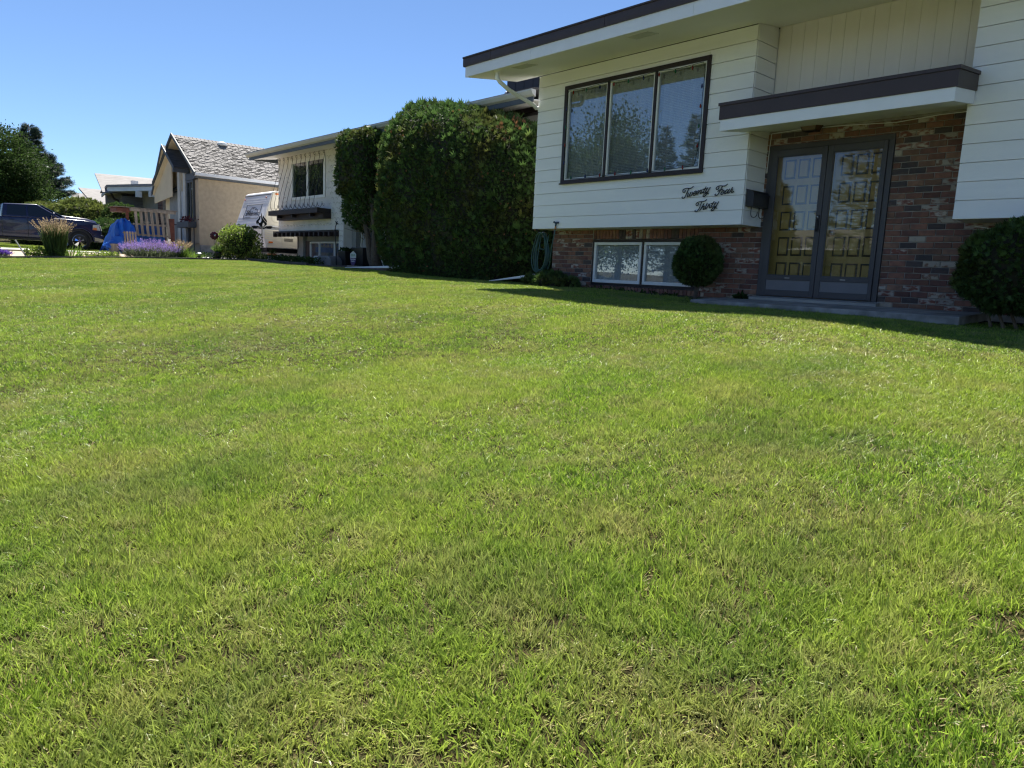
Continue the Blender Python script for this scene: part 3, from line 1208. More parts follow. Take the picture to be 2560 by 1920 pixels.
def storm(x0, x1, glo, hinge_side):
    m = MB()
    zb, ztp = 1.20, 3.252
    m.box(x0, x0 + glo[0], 9.945, 9.985, zb, ztp)
    m.box(x1 - glo[1], x1, 9.945, 9.985, zb, ztp)
    m.box(x0 + glo[0], x1 - glo[1], 9.945, 9.985, 3.165, ztp)
    m.box(x0 + glo[0], x1 - glo[1], 9.945, 9.985, 1.43, 1.492)
    m.box(x0 + glo[0], x1 - glo[1], 9.945, 9.985, zb, 1.285)
    d = m.build('storm_door', CHARCOAL, H1, bevel=.004)
    m = MB()
    m.box(x0 + glo[0], x1 - glo[1], 9.956, 9.974, 1.285, 1.43)
    m.build('kick_panel', KICK, d)
    m = MB()
    m.frame_y(x0 + glo[0] + .001, x1 - glo[1] - .001, 1.493, 3.164, .012, 9.950, 9.962)
    m.build('glazing_bead', CHARCOAL, d)
    m = MB()
    m.box(x0 + glo[0], x1 - glo[1], 9.963, 9.967, 1.492, 3.165)
    m.build('pane', DOORGLASS, d)
    m = MB()
    xm = (x0 + x1) / 2
    m.box(xm - .035, xm + .035, 9.938, 9.9448, 1.455, 1.465)
    m.build('catch', METAL, d)
    return d


SD1 = storm(-5.535, -4.735, (.075, .062), 0)
SD2 = storm(-4.728, -3.955, (.075, .05), 1)
m = MB()
m.box(-4.79, -4.752, 9.928, 9.944, 2.10, 2.33)
m.tube([(-4.772, 9.93, 2.12), (-4.772, 9.895, 2.14), (-4.772, 9.895, 2.24), (-4.772, 9.93, 2.27)], .008, 6)
m.build('handle', BLACK, SD1)
m = MB()
m.lathe([(.0, -.012), (.013, -.010), (.014, 0)], (-4.771, 9.926, 2.30), 12, 'y')
m.build('lock', CHROME, SD1, smooth=True)


def panel_door(x0, x1, cols):
    m = MB()
    m.box(x0, x1, 10.12, 10.165, 1.19, 3.27)
    d = m.build('entry_door', DOORWOOD, H1)
    for cx in cols:
        for k in range(6):
            zc = 3.0 - .362 * k
            if zc < 1.25:
                continue
            w, h = .083, .135
            z0, z1 = zc - h, zc + h
            if z0 < 1.22:
                z0 = 1.22
            mm = MB()
            mm.box(cx - w, cx + w, 10.1175, 10.1195, z0, z1)
            # sloped dark moulding, then the raised field
            a, b = [(cx - w, z0), (cx + w, z0), (cx + w, z1), (cx - w, z1)], [(cx - w + .020, z0 + .020), (cx + w - .020, z0 + .020), (cx + w - .020, z1 - .020), (cx - w + .020, z1 - .020)]
            mm.add([(p, 10.117, q) for p, q in a] + [(p, 10.109, q) for p, q in b], [(0, 1, 5, 4), (1, 2, 6, 5), (2, 3, 7, 6), (3, 0, 4, 7)], 0)
            c = [(cx - w + .023, z0 + .023), (cx + w - .023, z0 + .023), (cx + w - .023, z1 - .023), (cx - w + .023, z1 - .023)]
            mm.loft([(p, 10.112, q) for p, q in c], [(p + (.006 if p < cx else -.006), 10.100, q + (.006 if q < zc else -.006)) for p, q in c], 1)
            mm.build('door_panel', [DOORGROOVE, DOORWOOD], d)
    return d


panel_door(-5.58, -4.69, (-5.335, -5.13, -4.925))
panel_door(-4.685, -3.90, (-4.52, -4.318, -4.115))
m = MB()
m.box(-5.60, -3.89, 10.30, 10.315, 1.1, 3.34)
m.build('dark_entry_sheet', DARKROOM, H1)  # dark sheet behind the doors, gloom of the hall put into its colour
mb = MB()
mb.lathe([(.03, 0), (.034, -.02), (.03, -.05), (.015, -.06)], (-4.62, 10.12, 2.10), 12, 'y')
mb.build('door_knob', METAL, H1, smooth=True)

# -- eaves: soffit, fascia, gutter, roof
def SZ(y):
    return 4.715 + (y - 8.25) * .1375


mb = MB()
mb.prism_x([(8.25, SZ(8.25)), (9.446, SZ(9.446)), (9.446, SZ(9.446) + .012), (8.25, SZ(8.25) + .012)], -10.53, 6.2)
mb.prism_x([(9.447, SZ(9.447) + .001), (9.999, SZ(9.999) + .001), (9.999, SZ(9.999) + .013), (9.447, SZ(9.447) + .013)], -5.64, -2.96)
SOF = mb.build('soffit', SOFFIT, H1)
for x0 in (-7.09, -9.52):
    m = MB()
    for i in range(7):
        y0 = 8.40 + i * .03
        m.prism_x([(y0, SZ(y0) - .002), (y0 + .024, SZ(y0 + .024) - .010), (y0 + .026, SZ(y0 + .026) - .004), (y0 + .003, SZ(y0) + .002)], x0, x0 + .37)
    m.prism_x([(8.385, SZ(8.385) - .006), (8.398, SZ(8.398) - .006), (8.398, SZ(8.398)), (8.385, SZ(8.385))], x0 - .012, x0 + .382)
    m.prism_x([(8.615, SZ(8.615) - .006), (8.628, SZ(8.628) - .006), (8.628, SZ(8.628)), (8.615, SZ(8.615))], x0 - .012, x0 + .382)
    m.build('soffit_vent', LGREY, SOF)
for a, b in ((-10.56, -8.902), (-8.898, -5.872), (-5.868, -2.4), (-2.396, 6.2)):
    m = MB()
    m.box(a, b, 8.228, 8.249, 4.713, 4.884)
    m.build('fascia_board', WHITE, H1)
m = MB()
m.loft([(-10.555, 8.25, 4.715), (-10.555, 9.446, SZ(9.446)), (-10.555, 9.446, SZ(9.446) + .165), (-10.555, 8.25, 4.88)], [(-10.532, 8.25, 4.715), (-10.532, 9.446, SZ(9.446)), (-10.532, 9.446, SZ(9.446) + .165), (-10.532, 8.25, 4.88)])
m.build('fascia_board', WHITE, H1)
for a, b in ((-10.60, -9.863), (-9.857, -7.353), (-7.347, -4.3), (-4.294, 6.2)):
    m = MB()
    m.prism_x([(8.205, 4.886), (8.25, 4.886), (8.25, 5.044), (8.185, 5.044), (8.185, 5.022), (8.200, 5.018), (8.200, 4.93)], a, b)
    m.build('gutter', BROWN, H1)
mb = MB()
rf = [(8.255, 4.89), (8.255, 5.046), (14.5, 5.046 + 6.25 * .1375), (21, 5.0), (21, 4.9), (14.5, 5.046 + 5.0 * .1375)]
mb.prism_x([(8.256, 4.888), (8.256, 5.050), (9.45, 5.050 + .165), (9.45, 4.90)], -10.60, -9.951)
mb.prism_x([(8.256, 4.889), (8.256, 5.050), (14.8, 5.050 + 6.544 * .1375), (21, 5.12), (21, 4.97), (10.0, 4.97)], -9.949, 6.2)
mb.build('roof', SHINGLED, H1)

# -- canopy over the entry
mb = MB()
mb.prism_x([(8.835, 3.372), (9.44, 3.452), (9.44, 3.585), (8.835, 3.51)], -5.70, -2.90)
mb.prism_x([(9.441, 3.455), (9.995, 3.53), (9.995, 3.64), (9.441, 3.586)], -5.64, -2.96)
CAN = mb.build('entry_canopy', SOFFIT, H1)
m = MB()
m.box(-5.72, -2.88, 8.815, 8.834, 3.368, 3.512)
m.prism_x([(8.835, 3.368), (9.42, 3.446), (9.42, 3.585), (8.835, 3.512)], -2.899, -2.88)
m.prism_x([(8.835, 3.368), (9.42, 3.446), (9.42, 3.585), (8.835, 3.512)], -5.72, -5.701)
m.build('fascia_board', WHITE, CAN)
m = MB()
m.prism_x([(8.80, 3.513), (9.44, 3.587), (9.44, 3.755), (8.80, 3.688)], -5.735, -2.865)
m.prism_x([(8.785, 3.689), (9.44, 3.757), (9.44, 3.795), (8.785, 3.727)], -5.75, -2.85)
m.prism_x([(9.441, 3.59), (9.999, 3.66), (9.999, 3.85), (9.441, 3.79)], -5.64, -2.96)
m.build('canopy_cap', BROWN, CAN)

# -- downspout from the eave to the corner of the bay
mb = MB()
mb.tube([(-9.90, 8.40, 4.74), (-9.90, 8.40, 4.64), (-9.885, 8.46, 4.575), (-9.94, 8.70, 4.51), (-9.975, 9.36, 4.37), (-9.985, 9.44, 4.33)], .036, 8)
mb.lathe([(.05, 0), (.05, .02)], (-9.90, 8.40, 4.715), 10)
mb.build('downspout', WHITE, H1, smooth=True)
mb = MB()
mb.tube([(-9.975, 9.46, 4.34), (-9.975, 10.1, 4.25), (-9.975, 10.24, 4.15), (-9.975, 10.24, 1.42), (-9.985, 10.15, 1.36)], .036, 8)
mb.build('downspout', WHITE, H1, smooth=True)
# thin cable under the canopy
mb = MB()
mb.tube([(-5.60, 9.975, 3.50), (-5.15, 9.975, 3.515), (-4.6, 9.975, 3.50), (-3.9, 9.975, 3.46), (-3.4, 9.975, 3.49), (-2.97, 9.975, 3.49)], .005, 5)
mb.tube([(-5.60, 9.975, 3.50), (-5.612, 9.975, 3.3), (-5.62, 9.975, 2.95)], .005, 5)
mb.build('cable', SOFFIT, H1)
mb = MB()
mb.tube([(-2.86, 9.97, 2.15), (-2.6, 9.97, 2.10), (-2.3, 9.97, 2.115), (-1.6, 9.97, 2.09)], .0045, 5)
mb.build('cable', SOFFIT, H1)

# ------------------------------------------------------------------ things on the main house
LET={'Twenty':[[(-6.626,2.702),(-6.629,2.685),(-6.646,2.675),(-6.665,2.68),(-6.673,2.698),(-6.666,2.717),(-6.639,2.73),(-6.603,2.736),(-6.561,2.73),(-6.531,2.729),(-6.509,2.74),(-6.49,2.756)],[(-6.571,2.72),(-6.586,2.687),(-6.603,2.65),(-6.62,2.612),(-6.639,2.592),(-6.664,2.587),(-6.677,2.598),(-6.669,2.61)],[(-6.586,2.666),(-6.566,2.661),(-6.582,2.625),(-6.586,2.606),(-6.56,2.612),(-6.538,2.644),(-6.525,2.671)],[(-6.525,2.671),(-6.542,2.638),(-6.551,2.618),(-6.537,2.611),(-6.515,2.624),(-6.497,2.649),(-6.5,2.672)],[(-6.5,2.672),(-6.482,2.648),(-6.452,2.651),(-6.429,2.67),(-6.428,2.687),(-6.445,2.688),(-6.474,2.664),(-6.486,2.638),(-6.475,2.622),(-6.45,2.625),(-6.424,2.649)],[(-6.424,2.649),(-6.4,2.686),(-6.378,2.693),(-6.39,2.66),(-6.415,2.63)],[(-6.39,2.66),(-6.365,2.69),(-6.339,2.701),(-6.344,2.674),(-6.363,2.646),(-6.348,2.643),(-6.323,2.663)],[(-6.268,2.735),(-6.291,2.697),(-6.313,2.66),(-6.309,2.648),(-6.288,2.659)],[(-6.317,2.702),(-6.288,2.711),(-6.263,2.712)],[(-6.239,2.719),(-6.263,2.683),(-6.273,2.662),(-6.26,2.654),(-6.237,2.667)],[(-6.196,2.724),(-6.215,2.693),(-6.235,2.652),(-6.257,2.62),(-6.284,2.597),(-6.301,2.595),(-6.31,2.608),(-6.295,2.628),(-6.266,2.643),(-6.24,2.648),(-6.219,2.635)]],'Four':[[(-6.048,2.72),(-6.054,2.701),(-6.069,2.688),(-6.084,2.687),(-6.095,2.699),(-6.093,2.716),(-6.073,2.73),(-6.043,2.74),(-6.012,2.738),(-5.974,2.731),(-5.949,2.733),(-5.929,2.741),(-5.915,2.754)],[(-5.995,2.724),(-6.015,2.69),(-6.034,2.651),(-6.051,2.622),(-6.074,2.605),(-6.093,2.599),(-6.106,2.608),(-6.105,2.62),(-6.095,2.623)],[(-6.06,2.663),(-6.046,2.677),(-6.021,2.682),(-5.998,2.683),(-5.987,2.687)],[(-5.963,2.672),(-5.985,2.665),(-6.004,2.642),(-6.01,2.62),(-5.999,2.61),(-5.98,2.619),(-5.965,2.64),(-5.956,2.661),(-5.963,2.672)],[(-5.908,2.681),(-5.931,2.663),(-5.946,2.637),(-5.948,2.622),(-5.94,2.617),(-5.918,2.631),(-5.896,2.657),(-5.872,2.684)],[(-5.872,2.684),(-5.894,2.652),(-5.902,2.635),(-5.895,2.625),(-5.875,2.633),(-5.852,2.655),(-5.837,2.69),(-5.829,2.703)],[(-5.829,2.703),(-5.834,2.684),(-5.822,2.675),(-5.83,2.657),(-5.839,2.64),(-5.833,2.63),(-5.816,2.637),(-5.803,2.649)]],'Thirty':[[(-6.372,2.503),(-6.378,2.482),(-6.397,2.47),(-6.412,2.475),(-6.419,2.492),(-6.406,2.513),(-6.372,2.526),(-6.327,2.528),(-6.287,2.526),(-6.261,2.536),(-6.24,2.551)],[(-6.326,2.513),(-6.337,2.476),(-6.353,2.435),(-6.373,2.402),(-6.396,2.384),(-6.419,2.382),(-6.429,2.393),(-6.421,2.404)],[(-6.279,2.497),(-6.301,2.462),(-6.323,2.428),(-6.342,2.397)],[(-6.318,2.432),(-6.291,2.458),(-6.269,2.463),(-6.276,2.436),(-6.287,2.416),(-6.281,2.407),(-6.262,2.419)],[(-6.226,2.501),(-6.233,2.476),(-6.25,2.444),(-6.255,2.423),(-6.244,2.416),(-6.224,2.435),(-6.202,2.465)],[(-6.202,2.465),(-6.188,2.495),(-6.189,2.479),(-6.176,2.466),(-6.185,2.437),(-6.182,2.429),(-6.163,2.439)],[(-6.11,2.519),(-6.136,2.481),(-6.154,2.449),(-6.151,2.436),(-6.127,2.445)],[(-6.159,2.492),(-6.135,2.497),(-6.106,2.498)],[(-6.077,2.505),(-6.099,2.475),(-6.111,2.451),(-6.098,2.442),(-6.077,2.452)],[(-6.035,2.512),(-6.053,2.48),(-6.074,2.446),(-6.095,2.415),(-6.119,2.391),(-6.141,2.384),(-6.151,2.395),(-6.139,2.413),(-6.114,2.431),(-6.083,2.436),(-6.057,2.422)]]}
sg = empty('house_number_sign', (-6.3, 9.42, 2.7), 'black script lettering reading Twenty Four Thirty on the cream siding', 'house number')
for w, strokes in LET.items():
    m = MB()
    for s in strokes:
        # smooth the stroke once
        pts = [Vector((a, 9.432, b)) for a, b in s]
        for _ in range(2):
            q = [pts[0]]
            for i in range(len(pts) - 1):
                q += [pts[i].lerp(pts[i + 1], .25), pts[i].lerp(pts[i + 1], .75)]
            pts = q + [pts[-1]]
        m.tube(pts, .0068, 6)
        m.ball(pts[0], .0082, 8)
        m.ball(pts[-1], .0074, 8)
    m.build('word', IRON, sg, smooth=True)

t = empty('mailbox', (-5.62, 9.73, 2.45), 'black metal mailbox with two newspaper hooks on the side of the bay', 'mailbox')
m = MB()
m.prism_y([(-5.64, 2.44), (-5.52, 2.44), (-5.52, 2.62), (-5.56, 2.66), (-5.64, 2.68)], 9.50, 9.92)
m.build('box', BLACK, t, bevel=.006)
m = MB()
m.prism_y([(-5.64, 2.683), (-5.56, 2.664), (-5.508, 2.615), (-5.508, 2.60), (-5.53, 2.61), (-5.565, 2.655), (-5.64, 2.673)], 9.485, 9.935)
m.build('lid', BLACK, t)
for y in (9.60, 9.82):
    m = MB()
    pts = [(-5.60, y, 2.44), (-5.60, y, 2.34)] + [(-5.60 + .05 * (1 - math.cos(a)), y, 2.34 - .05 * math.sin(a)) for a in (.5, 1.0, 1.57, 2.1, 2.7, 3.1)] + [(-5.50, y, 2.37)]
    m.tube(pts, .006, 6)
    m.build('hook', IRON, t, smooth=True)

t = empty('porch_lamp', (-4.93, 9.85, 3.5), 'small brown flush lantern under the entry canopy', 'porch lamp')
m = MB()
def ring4(cx, cy, hx, hy, z):
    return [(cx - hx, cy - hy, z), (cx + hx, cy - hy, z), (cx + hx, cy + hy, z), (cx - hx, cy + hy, z)]
cx, cy = -4.92, 9.78
m.loft(ring4(cx, cy, .165, .12, 3.545), ring4(cx, cy, .165, .12, 3.53))
m.loft(ring4(cx, cy, .165, .12, 3.53), ring4(cx, cy, .13, .095, 3.515))
m.loft(ring4(cx, cy, .09, .065, 3.555), ring4(cx, cy, .09, .065, 3.546))
m.build('lamp_cap', DARKBROWN, t)
m = MB()
m.loft(ring4(cx, cy, .12, .085, 3.514), ring4(cx, cy, .085, .06, 3.435))
m.build('lamp_shade', M('amber_lamp_glass', (0.13, 0.062, 0.025), 0.3, (0.09, 0.04, 0.018), 8.0), t)
m = MB()
for sx in (-1, 1):
    for sy in (-1, 1):
        m.tube([(cx + sx * .122, cy + sy * .087, 3.515), (cx + sx * .087, cy + sy * .062, 3.433)], .006, 5)
m.loft(ring4(cx, cy, .094, .069, 3.436), ring4(cx, cy, .094, .069, 3.428))
m.build('cage', DARKBROWN, t)

t = empty('light_string', (-7.8, 9.41, 3.0), 'string of unlit coloured festive bulbs run round the picture window', 'light string')
m = MB()
path = [(-9.19, 3.05), (-9.21, 3.5), (-9.20, 4.0), (-9.205, 4.45), (-9.15, 4.515), (-8.8, 4.50), (-8.3, 4.52), (-7.8, 4.495), (-7.3, 4.525), (-6.9, 4.50), (-6.47, 4.515), (-6.435, 4.4), (-6.445, 4.0), (-6.43, 3.6), (-6.45, 3.3), (-6.50, 3.06), (-6.9, 3.035), (-7.5, 3.02), (-8.2, 3.03), (-8.8, 3.02), (-9.15, 3.035)]
m.tube([(a, 9.418 + .004 * math.sin(i * 3), b) for i, (a, b) in enumerate(path)], .0045, 5)
m.build('wire', M('dark_green_wire', (0.012, 0.03, 0.018), 0.6), t)
bl = {'r': M('red_bulb', (0.20, 0.012, 0.010), 0.25), 'g': M('green_bulb', (0.012, 0.12, 0.06), 0.25), 'b': M('dark_blue_bulb', (0.015, 0.025, 0.12), 0.25)}
bulbs = []
for i in range(9):
    x = -9.05 + i * .30
    bulbs.append((x, 4.475, 'rgbrgbrgr'[i]))
for i in range(8):
    x = -9.0 + i * .33
    bulbs.append((x, 3.055, 'gbrrgbgr'[i]))
for i in range(4):
    bulbs.append((-6.46, 3.35 + i * .28, 'rgrb'[i]))
    bulbs.append((-9.19, 3.32 + i * .30, 'brgb'[i]))
for x, z, c in bulbs:
    m = MB()
    m.lathe([(.006, .02), (.012, .0), (.016, -.012), (.013, -.03), (.003, -.045)], (x, 9.408, z), 8)
    m.build('bulb', bl[c], t, smooth=True)

# coiled hose hung under the overhang, and a hose end with a nozzle over the siding edge
m = MB()
rr = random.Random(3)
for k in range(7):
    x0, x1 = -10.10 + .018 * k + rr.uniform(-.02, .02), -9.72 + .02 * rr.uniform(-1, 1) - .02 * k * .3
    zt_, zb_ = 2.13 - .012 * (k % 3), 1.38 + .07 * rr.random()
    y = 9.62 + .022 * (k % 4)
    pts = []
    for i in range(28):
        a = 2 * math.pi * i / 28
        u = math.copysign(abs(math.cos(a)) ** .8, math.cos(a))
        w = math.sin(a)
        top = 1 if w > 0 else 0
        xx = (x0 + x1) / 2 + u * (x1 - x0) / 2 * (1 - .28 * (w > 0) * w) - .05 * (w < 0) * w * w
        pts.append((xx, y + .01 * math.sin(a * 3 + k), (zt_ + zb_) / 2 + w * (zt_ - zb_) / 2))
    m.tube(pts, .0095, 6, closed=True)
m.tube([(-9.95, 9.64, 1.95), (-9.90, 9.62, 1.83), (-9.80, 9.62, 1.82), (-9.72, 9.63, 1.93), (-9.71, 9.64, 2.08)], .0095, 6)
o = m.build('coiled_hose', HOSE, smooth=True)
setp(o, 'coil of green garden hose hanging at the corner of the brick base', 'garden hose')
m = MB()
m.lathe([(.05, 0), (.055, .02), (.055, .05), (.05, .07)], (-9.93, 9.70, 2.10), 10, 'y')
o = m.build('hose_hanger', METAL)
setp(o, 'small metal bracket holding the coiled hose under the overhang', 'bracket')
t = empty('nozzle_hose', (-9.3, 9.42, 2.3), 'green hose end with brass coupling and nozzle hung over the siding edge', 'hose end')
m = MB()
m.tube([(-9.72, 9.66, 1.52), (-9.66, 9.60, 1.46), (-9.55, 9.52, 1.47), (-9.46, 9.46, 1.60), (-9.40, 9.42, 1.85), (-9.345, 9.42, 2.08), (-9.33, 9.42, 2.17)], .0095, 6)
m.build('hose', HOSE, t, smooth=True)
m = MB()
m.lathe([(.014, 0), (.017, .01), (.015, .05), (.012, .06)], (-9.325, 9.42, 2.165), 10)
m.build('coupling', M('brass', (0.45, 0.20, 0.08), 0.4, metal=0.7), t, smooth=True)
m = MB()
m.tube([(-9.325, 9.42, 2.225), (-9.315, 9.42, 2.275)], .014, 8)
m.tube([(-9.37, 9.42, 2.295), (-9.335, 9.42, 2.285), (-9.26, 9.42, 2.283)], [.020, .013, .017], 8)
m.tube([(-9.36, 9.42, 2.30), (-9.335, 9.42, 2.265), (-9.335, 9.42, 2.24)], .006, 5)
m.build('nozzle', M('blue_grey_nozzle', (0.03, 0.055, 0.09), 0.5), t, smooth=True)

# downspout leaders lying on the lawn
def leader(name, p0, p1, label, lit=''):
    m = MB()
    a, b = Vector(p0), Vector(p1)
    d = (b - a).normalized()
    s = d.cross(Vector((0, 0, 1))).normalized() * .05
    up = Vector((0, 0, 1)) * .075
    m.loft([a - s, a + s, a + s * .9 + up * .18, a - s * .9 + up * .18], [b - s, b + s, b + s + up, b - s + up])
    o = m.build(name, WHITE, bevel=.012)
    return setp(o, label, 'downspout', 'white gutter leaders lying on the grass')


leader('downspout_leader', (-11.30, 9.62, gz(-11.3, 9.62) + .02), (-9.98, 9.90, 1.33), 'white gutter leader pointing out from the hose corner of the brick house')
leader('downspout_leader', (-17.45, 9.80, gz(-17.45, 9.8) + .015), (-14.95, 10.02, 1.36), 'white gutter leader on the grass beside the tree trunks, tip in the sun')

# ------------------------------------------------------------------ shrubs
def superpt(D, rad, e):
    q = np.abs(D / rad) ** e
    return D / (q.sum(1, keepdims=True) ** (1 / e))


def blob_points(n, c, rad, e, r, zmin=None, bump=.05, bs=3.0):
    D = unit(r.normal(0, 1, (n * 3, 3)))
    P = superpt(D, np.array(rad, float), e)
    G = unit(np.sign(P) * (np.abs(P / np.array(rad)) ** (e - 1)) / np.array(rad))
    rr_ = np.linalg.norm(P, axis=1)
    w = rr_ ** 2 / np.maximum(np.sum(D * G, 1), .15)
    k = r.random(len(P)) < w / w.max()
    P, G = P[k], G[k]
    nz = np.sin(P[:, 0] * bs * 2.1 + 1.3) * np.sin(P[:, 2] * bs * 1.9 + .4) + .7 * np.sin(P[:, 0] * bs * 4.7 + P[:, 2] * bs * 3.1) * np.cos(P[:, 1] * bs * 3 + 2)
    P = P + G * (nz * bump)[:, None] + np.array(c)
    if zmin is not None:
        k = P[:, 2] > zmin
        P, G = P[k], G[k]
    return P[:n], G[:n]


def core(name, c, rad, e, mat, parent, k=.9, zmin=None):  # solid filler volume added inside foliage to block see-through
    D = []
    nu, nv = 28, 16
    for i in range(nv + 1):
        ph = math.pi * i / nv
        for j in range(nu):
            a = 2 * math.pi * j / nu
            D.append((math.sin(ph) * math.cos(a), math.sin(ph) * math.sin(a), math.cos(ph)))
    P = superpt(np.array(D) + 1e-9, np.array(rad, float) * k, e)
    P += unit(P) * (rng.normal(0, .012, (len(P), 1)) * max(rad))
    P = P + np.array(c)
    if zmin is not None:
        P[:, 2] = np.maximum(P[:, 2], zmin)
    F = [(i * nu + j, (i + 1) * nu + j, (i + 1) * nu + (j + 1) % nu, i * nu + (j + 1) % nu) for i in range(nv) for j in range(nu)]
    me = bpy.data.meshes.new(name)
    me.from_pydata(P.tolist(), [], F)
    return link(name, me, [mat], parent)


def outward(G, upb=.45):
    return unit(G + np.array([0, 0, upb]))


# the big clipped hedge
r = np.random.default_rng(21)
t = empty('cedar_hedge', (-13.1, 10.6, 1.2), 'tall clipped cedar hedge filling the gap beside the cream siding', 'hedge')
HC, HR, HE = (-13.43, 10.95, 2.82), (3.42, 1.28, 2.50), 3.0


def hshear(P):
    P = P.copy()
    P[:, 2] -= .215 * (P[:, 0] + 14.6) * np.clip((P[:, 2] - 1.2) / 3.6, 0, 1.1)
    P[:, 0] += .16 * np.clip(2.2 - P[:, 2], 0, 1) * (P[:, 0] < -14)
    return P


P, G = blob_points(76000, HC, HR, HE, r, 1.0, .040, 1.5)
P = P - G * (r.random((len(P), 1)) ** 2 * .18)
lump = np.sin(P[:, 0] * 5.1 + 2 * np.sin(P[:, 2] * 2.3)) * np.sin(P[:, 2] * 4.7 + 1.7 * np.sin(P[:, 0] * 3.1))
P = P - G * (np.clip(lump - .6, 0, 1) * .12)[:, None]
k = (P[:, 1] < 11.35)
P, G = hshear(P[k]), G[k]
parts = [scatter(P, outward(G, .55), r.uniform(.040, .085, len(P)), SPRAY, .6, r, tint=np.clip(.12 + .6 * r.random(len(P)) + .2 * (P[:, 2] > 4.3), 0, 1.2))]  # sprays near the top get a lighter tint: sunlit top put into the colour
co = core('stem', HC, HR, HE, F_CORE, t, .935, 1.0)  # filler volume that closes the hedge to see-through
cv = np.array([v.co[:] for v in co.data.vertices])
co.data.vertices.foreach_set('co', hshear(cv).ravel())
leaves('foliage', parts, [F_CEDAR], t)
# stray shoots above the clipped face
P, G = blob_points(1300, HC, HR, HE, r, 1.6, .04, 1.5)
P = hshear(P)
leaves('stray_shoots', [scatter(P, outward(G, 1.1), r.uniform(.10, .20, len(P)), SPRAY, .35, r, tint=r.uniform(.5, 1.2, len(P)))], [F_CEDAR], t)
P, G = blob_points(16000, HC, HR, HE, r, 3.9, .04, 1.5)
P = hshear(P)
k = (np.hypot(P[:, 0] + 11.6, (P[:, 1] - 10.3)) < .34) & (r.random(len(P)) < .16)
leaves('dry_foliage', [scatter(P[k] + .03, outward(G[k]), .10, SPRAY, .5, r)], [F_CEDDRY], t, 'brown scorched tips on top of the hedge')
P, G = blob_points(450, HC, HR, HE, r, 1.3, .04, 1.5)
P = hshear(P)
k = (P[:, 1] < 10.3)
leaves('dry_foliage', [scatter(P[k] + G[k] * .02, outward(G[k]), .06, SPRAY, .6, r)], [F_CEDDRY], t)
m = MB()
rr = random.Random(2)
for i in range(9):
    x = -14.6 + i * .45
    m.tube([(x, 10.5, 1.1), (x + rr.uniform(-.1, .1), 10.45, 1.7), (x + rr.uniform(-.3, .3), 10.6, 2.6)], [.05, .04, .02], 6)
m.build('trunk', BARK, t)


def clipped_shrub(name, c, rad, label, n_, mat=F_CEDAR, size=(.035, .075), e=2.3, tmpl=SPRAY, trunk=True, seed=1, cat='shrub', jit=.55, bump=.03, bs=5, upb=.4, depth=.10, corek=.86):
    r = np.random.default_rng(seed)
    g0 = gz(c[0], c[1])
    t = empty(name, (c[0], c[1], g0), label, cat)
    P, G = blob_points(n_, c, rad, e, r, g0 + .02, bump, bs)
    P = P - G * (r.random((len(P), 1)) ** 1.5 * depth)
    leaves('foliage', [scatter(P, outward(G, upb), r.uniform(size[0], size[1], len(P)), tmpl, jit, r)], [mat], t)
    if corek:
        core('stem', c, rad, e, F_CORE, t, corek, g0)  # solid filler that keeps light from passing through the shrub
    if trunk:
        m = MB()
        m.tube([(c[0], c[1], g0 - .05), (c[0] + .01, c[1], g0 + .12), (c[0], c[1], c[2])], [.035, .028, .02], 7)
        m.tube([(c[0] + .02, c[1], g0 + .05), (c[0] + .08, c[1], c[2] - rad[2] * .7)], .014, 5)
        m.build('trunk', BARK, t)
    return t


clipped_shrub('round_cedar', (-6.385, 9.55, 1.645), (.345, .31, .36), 'egg shaped clipped cedar in front of the low window', 6500, seed=5, bump=.028, e=2.2, bs=3.5)
t = clipped_shrub('rounded_cedar', (-1.88, 9.22, 1.64), (.86, .55, .50), 'broad dark cedar shrub under the overhang right of the doors', 9500, seed=6, bump=.03, e=2.6)
m = MB()
rr = random.Random(8)
for i in range(8):
    x = -2.35 + i * .12
    m.tube([(x, 9.2, gz(x, 9.2)), (x + rr.uniform(-.1, .1), 9.15, 1.22), (x + rr.uniform(-.3, .3), 9.1, 1.5)], [.02, .015, .008], 5)
m.build('trunk', TWIG, t)
clipped_shrub('creeping_juniper', (-9.45, 9.52, 1.20), (.62, .30, .17), 'low spreading juniper at the foot of the brick corner', 2600, size=(.05, .10), trunk=False, seed=7, bump=.04, upb=.9, jit=.5)
# small leafy weed by the brick
t = None
r = np.random.default_rng(31)
g0 = gz(-5.74, 9.8)
P = np.tile([[-5.80, 9.86, 1.12]], (60, 1)) + r.normal(0, .012, (60, 3))
D = unit(np.column_stack([r.normal(0, .9, 60), r.normal(-.3, .6, 60), r.random(60) * 1.2]))
o = leaves('wall_plant', [scatter(P, D, r.uniform(.08, .16, 60), LEAF, .1, r)], [F_LEAF])
setp(o, 'small spiky leafed plant against the brick beside the entrance slab', 'plant')
r = np.random.default_rng(32)
pl = []
for i in range(26):
    x = r.uniform(-9.0, -6.9)
    c = np.array([x, 9.78, gz(x, 9.78)])
    k = int(r.integers(5, 14))
    P = np.tile(c[None], (k, 1)) + r.normal(0, .02, (k, 3))
    D = unit(np.column_stack([r.normal(0, .8, k), r.normal(-.2, .6, k), r.random(k) + .2]))
    pl.append(scatter(P, D, r.uniform(.03, .075, k), LEAF, .1, r))
o = leaves('bed_seedlings', pl, [F_LEAF])
setp(o, 'scattered small weeds along the sill bricks under the low window', 'weeds', kind='stuff')

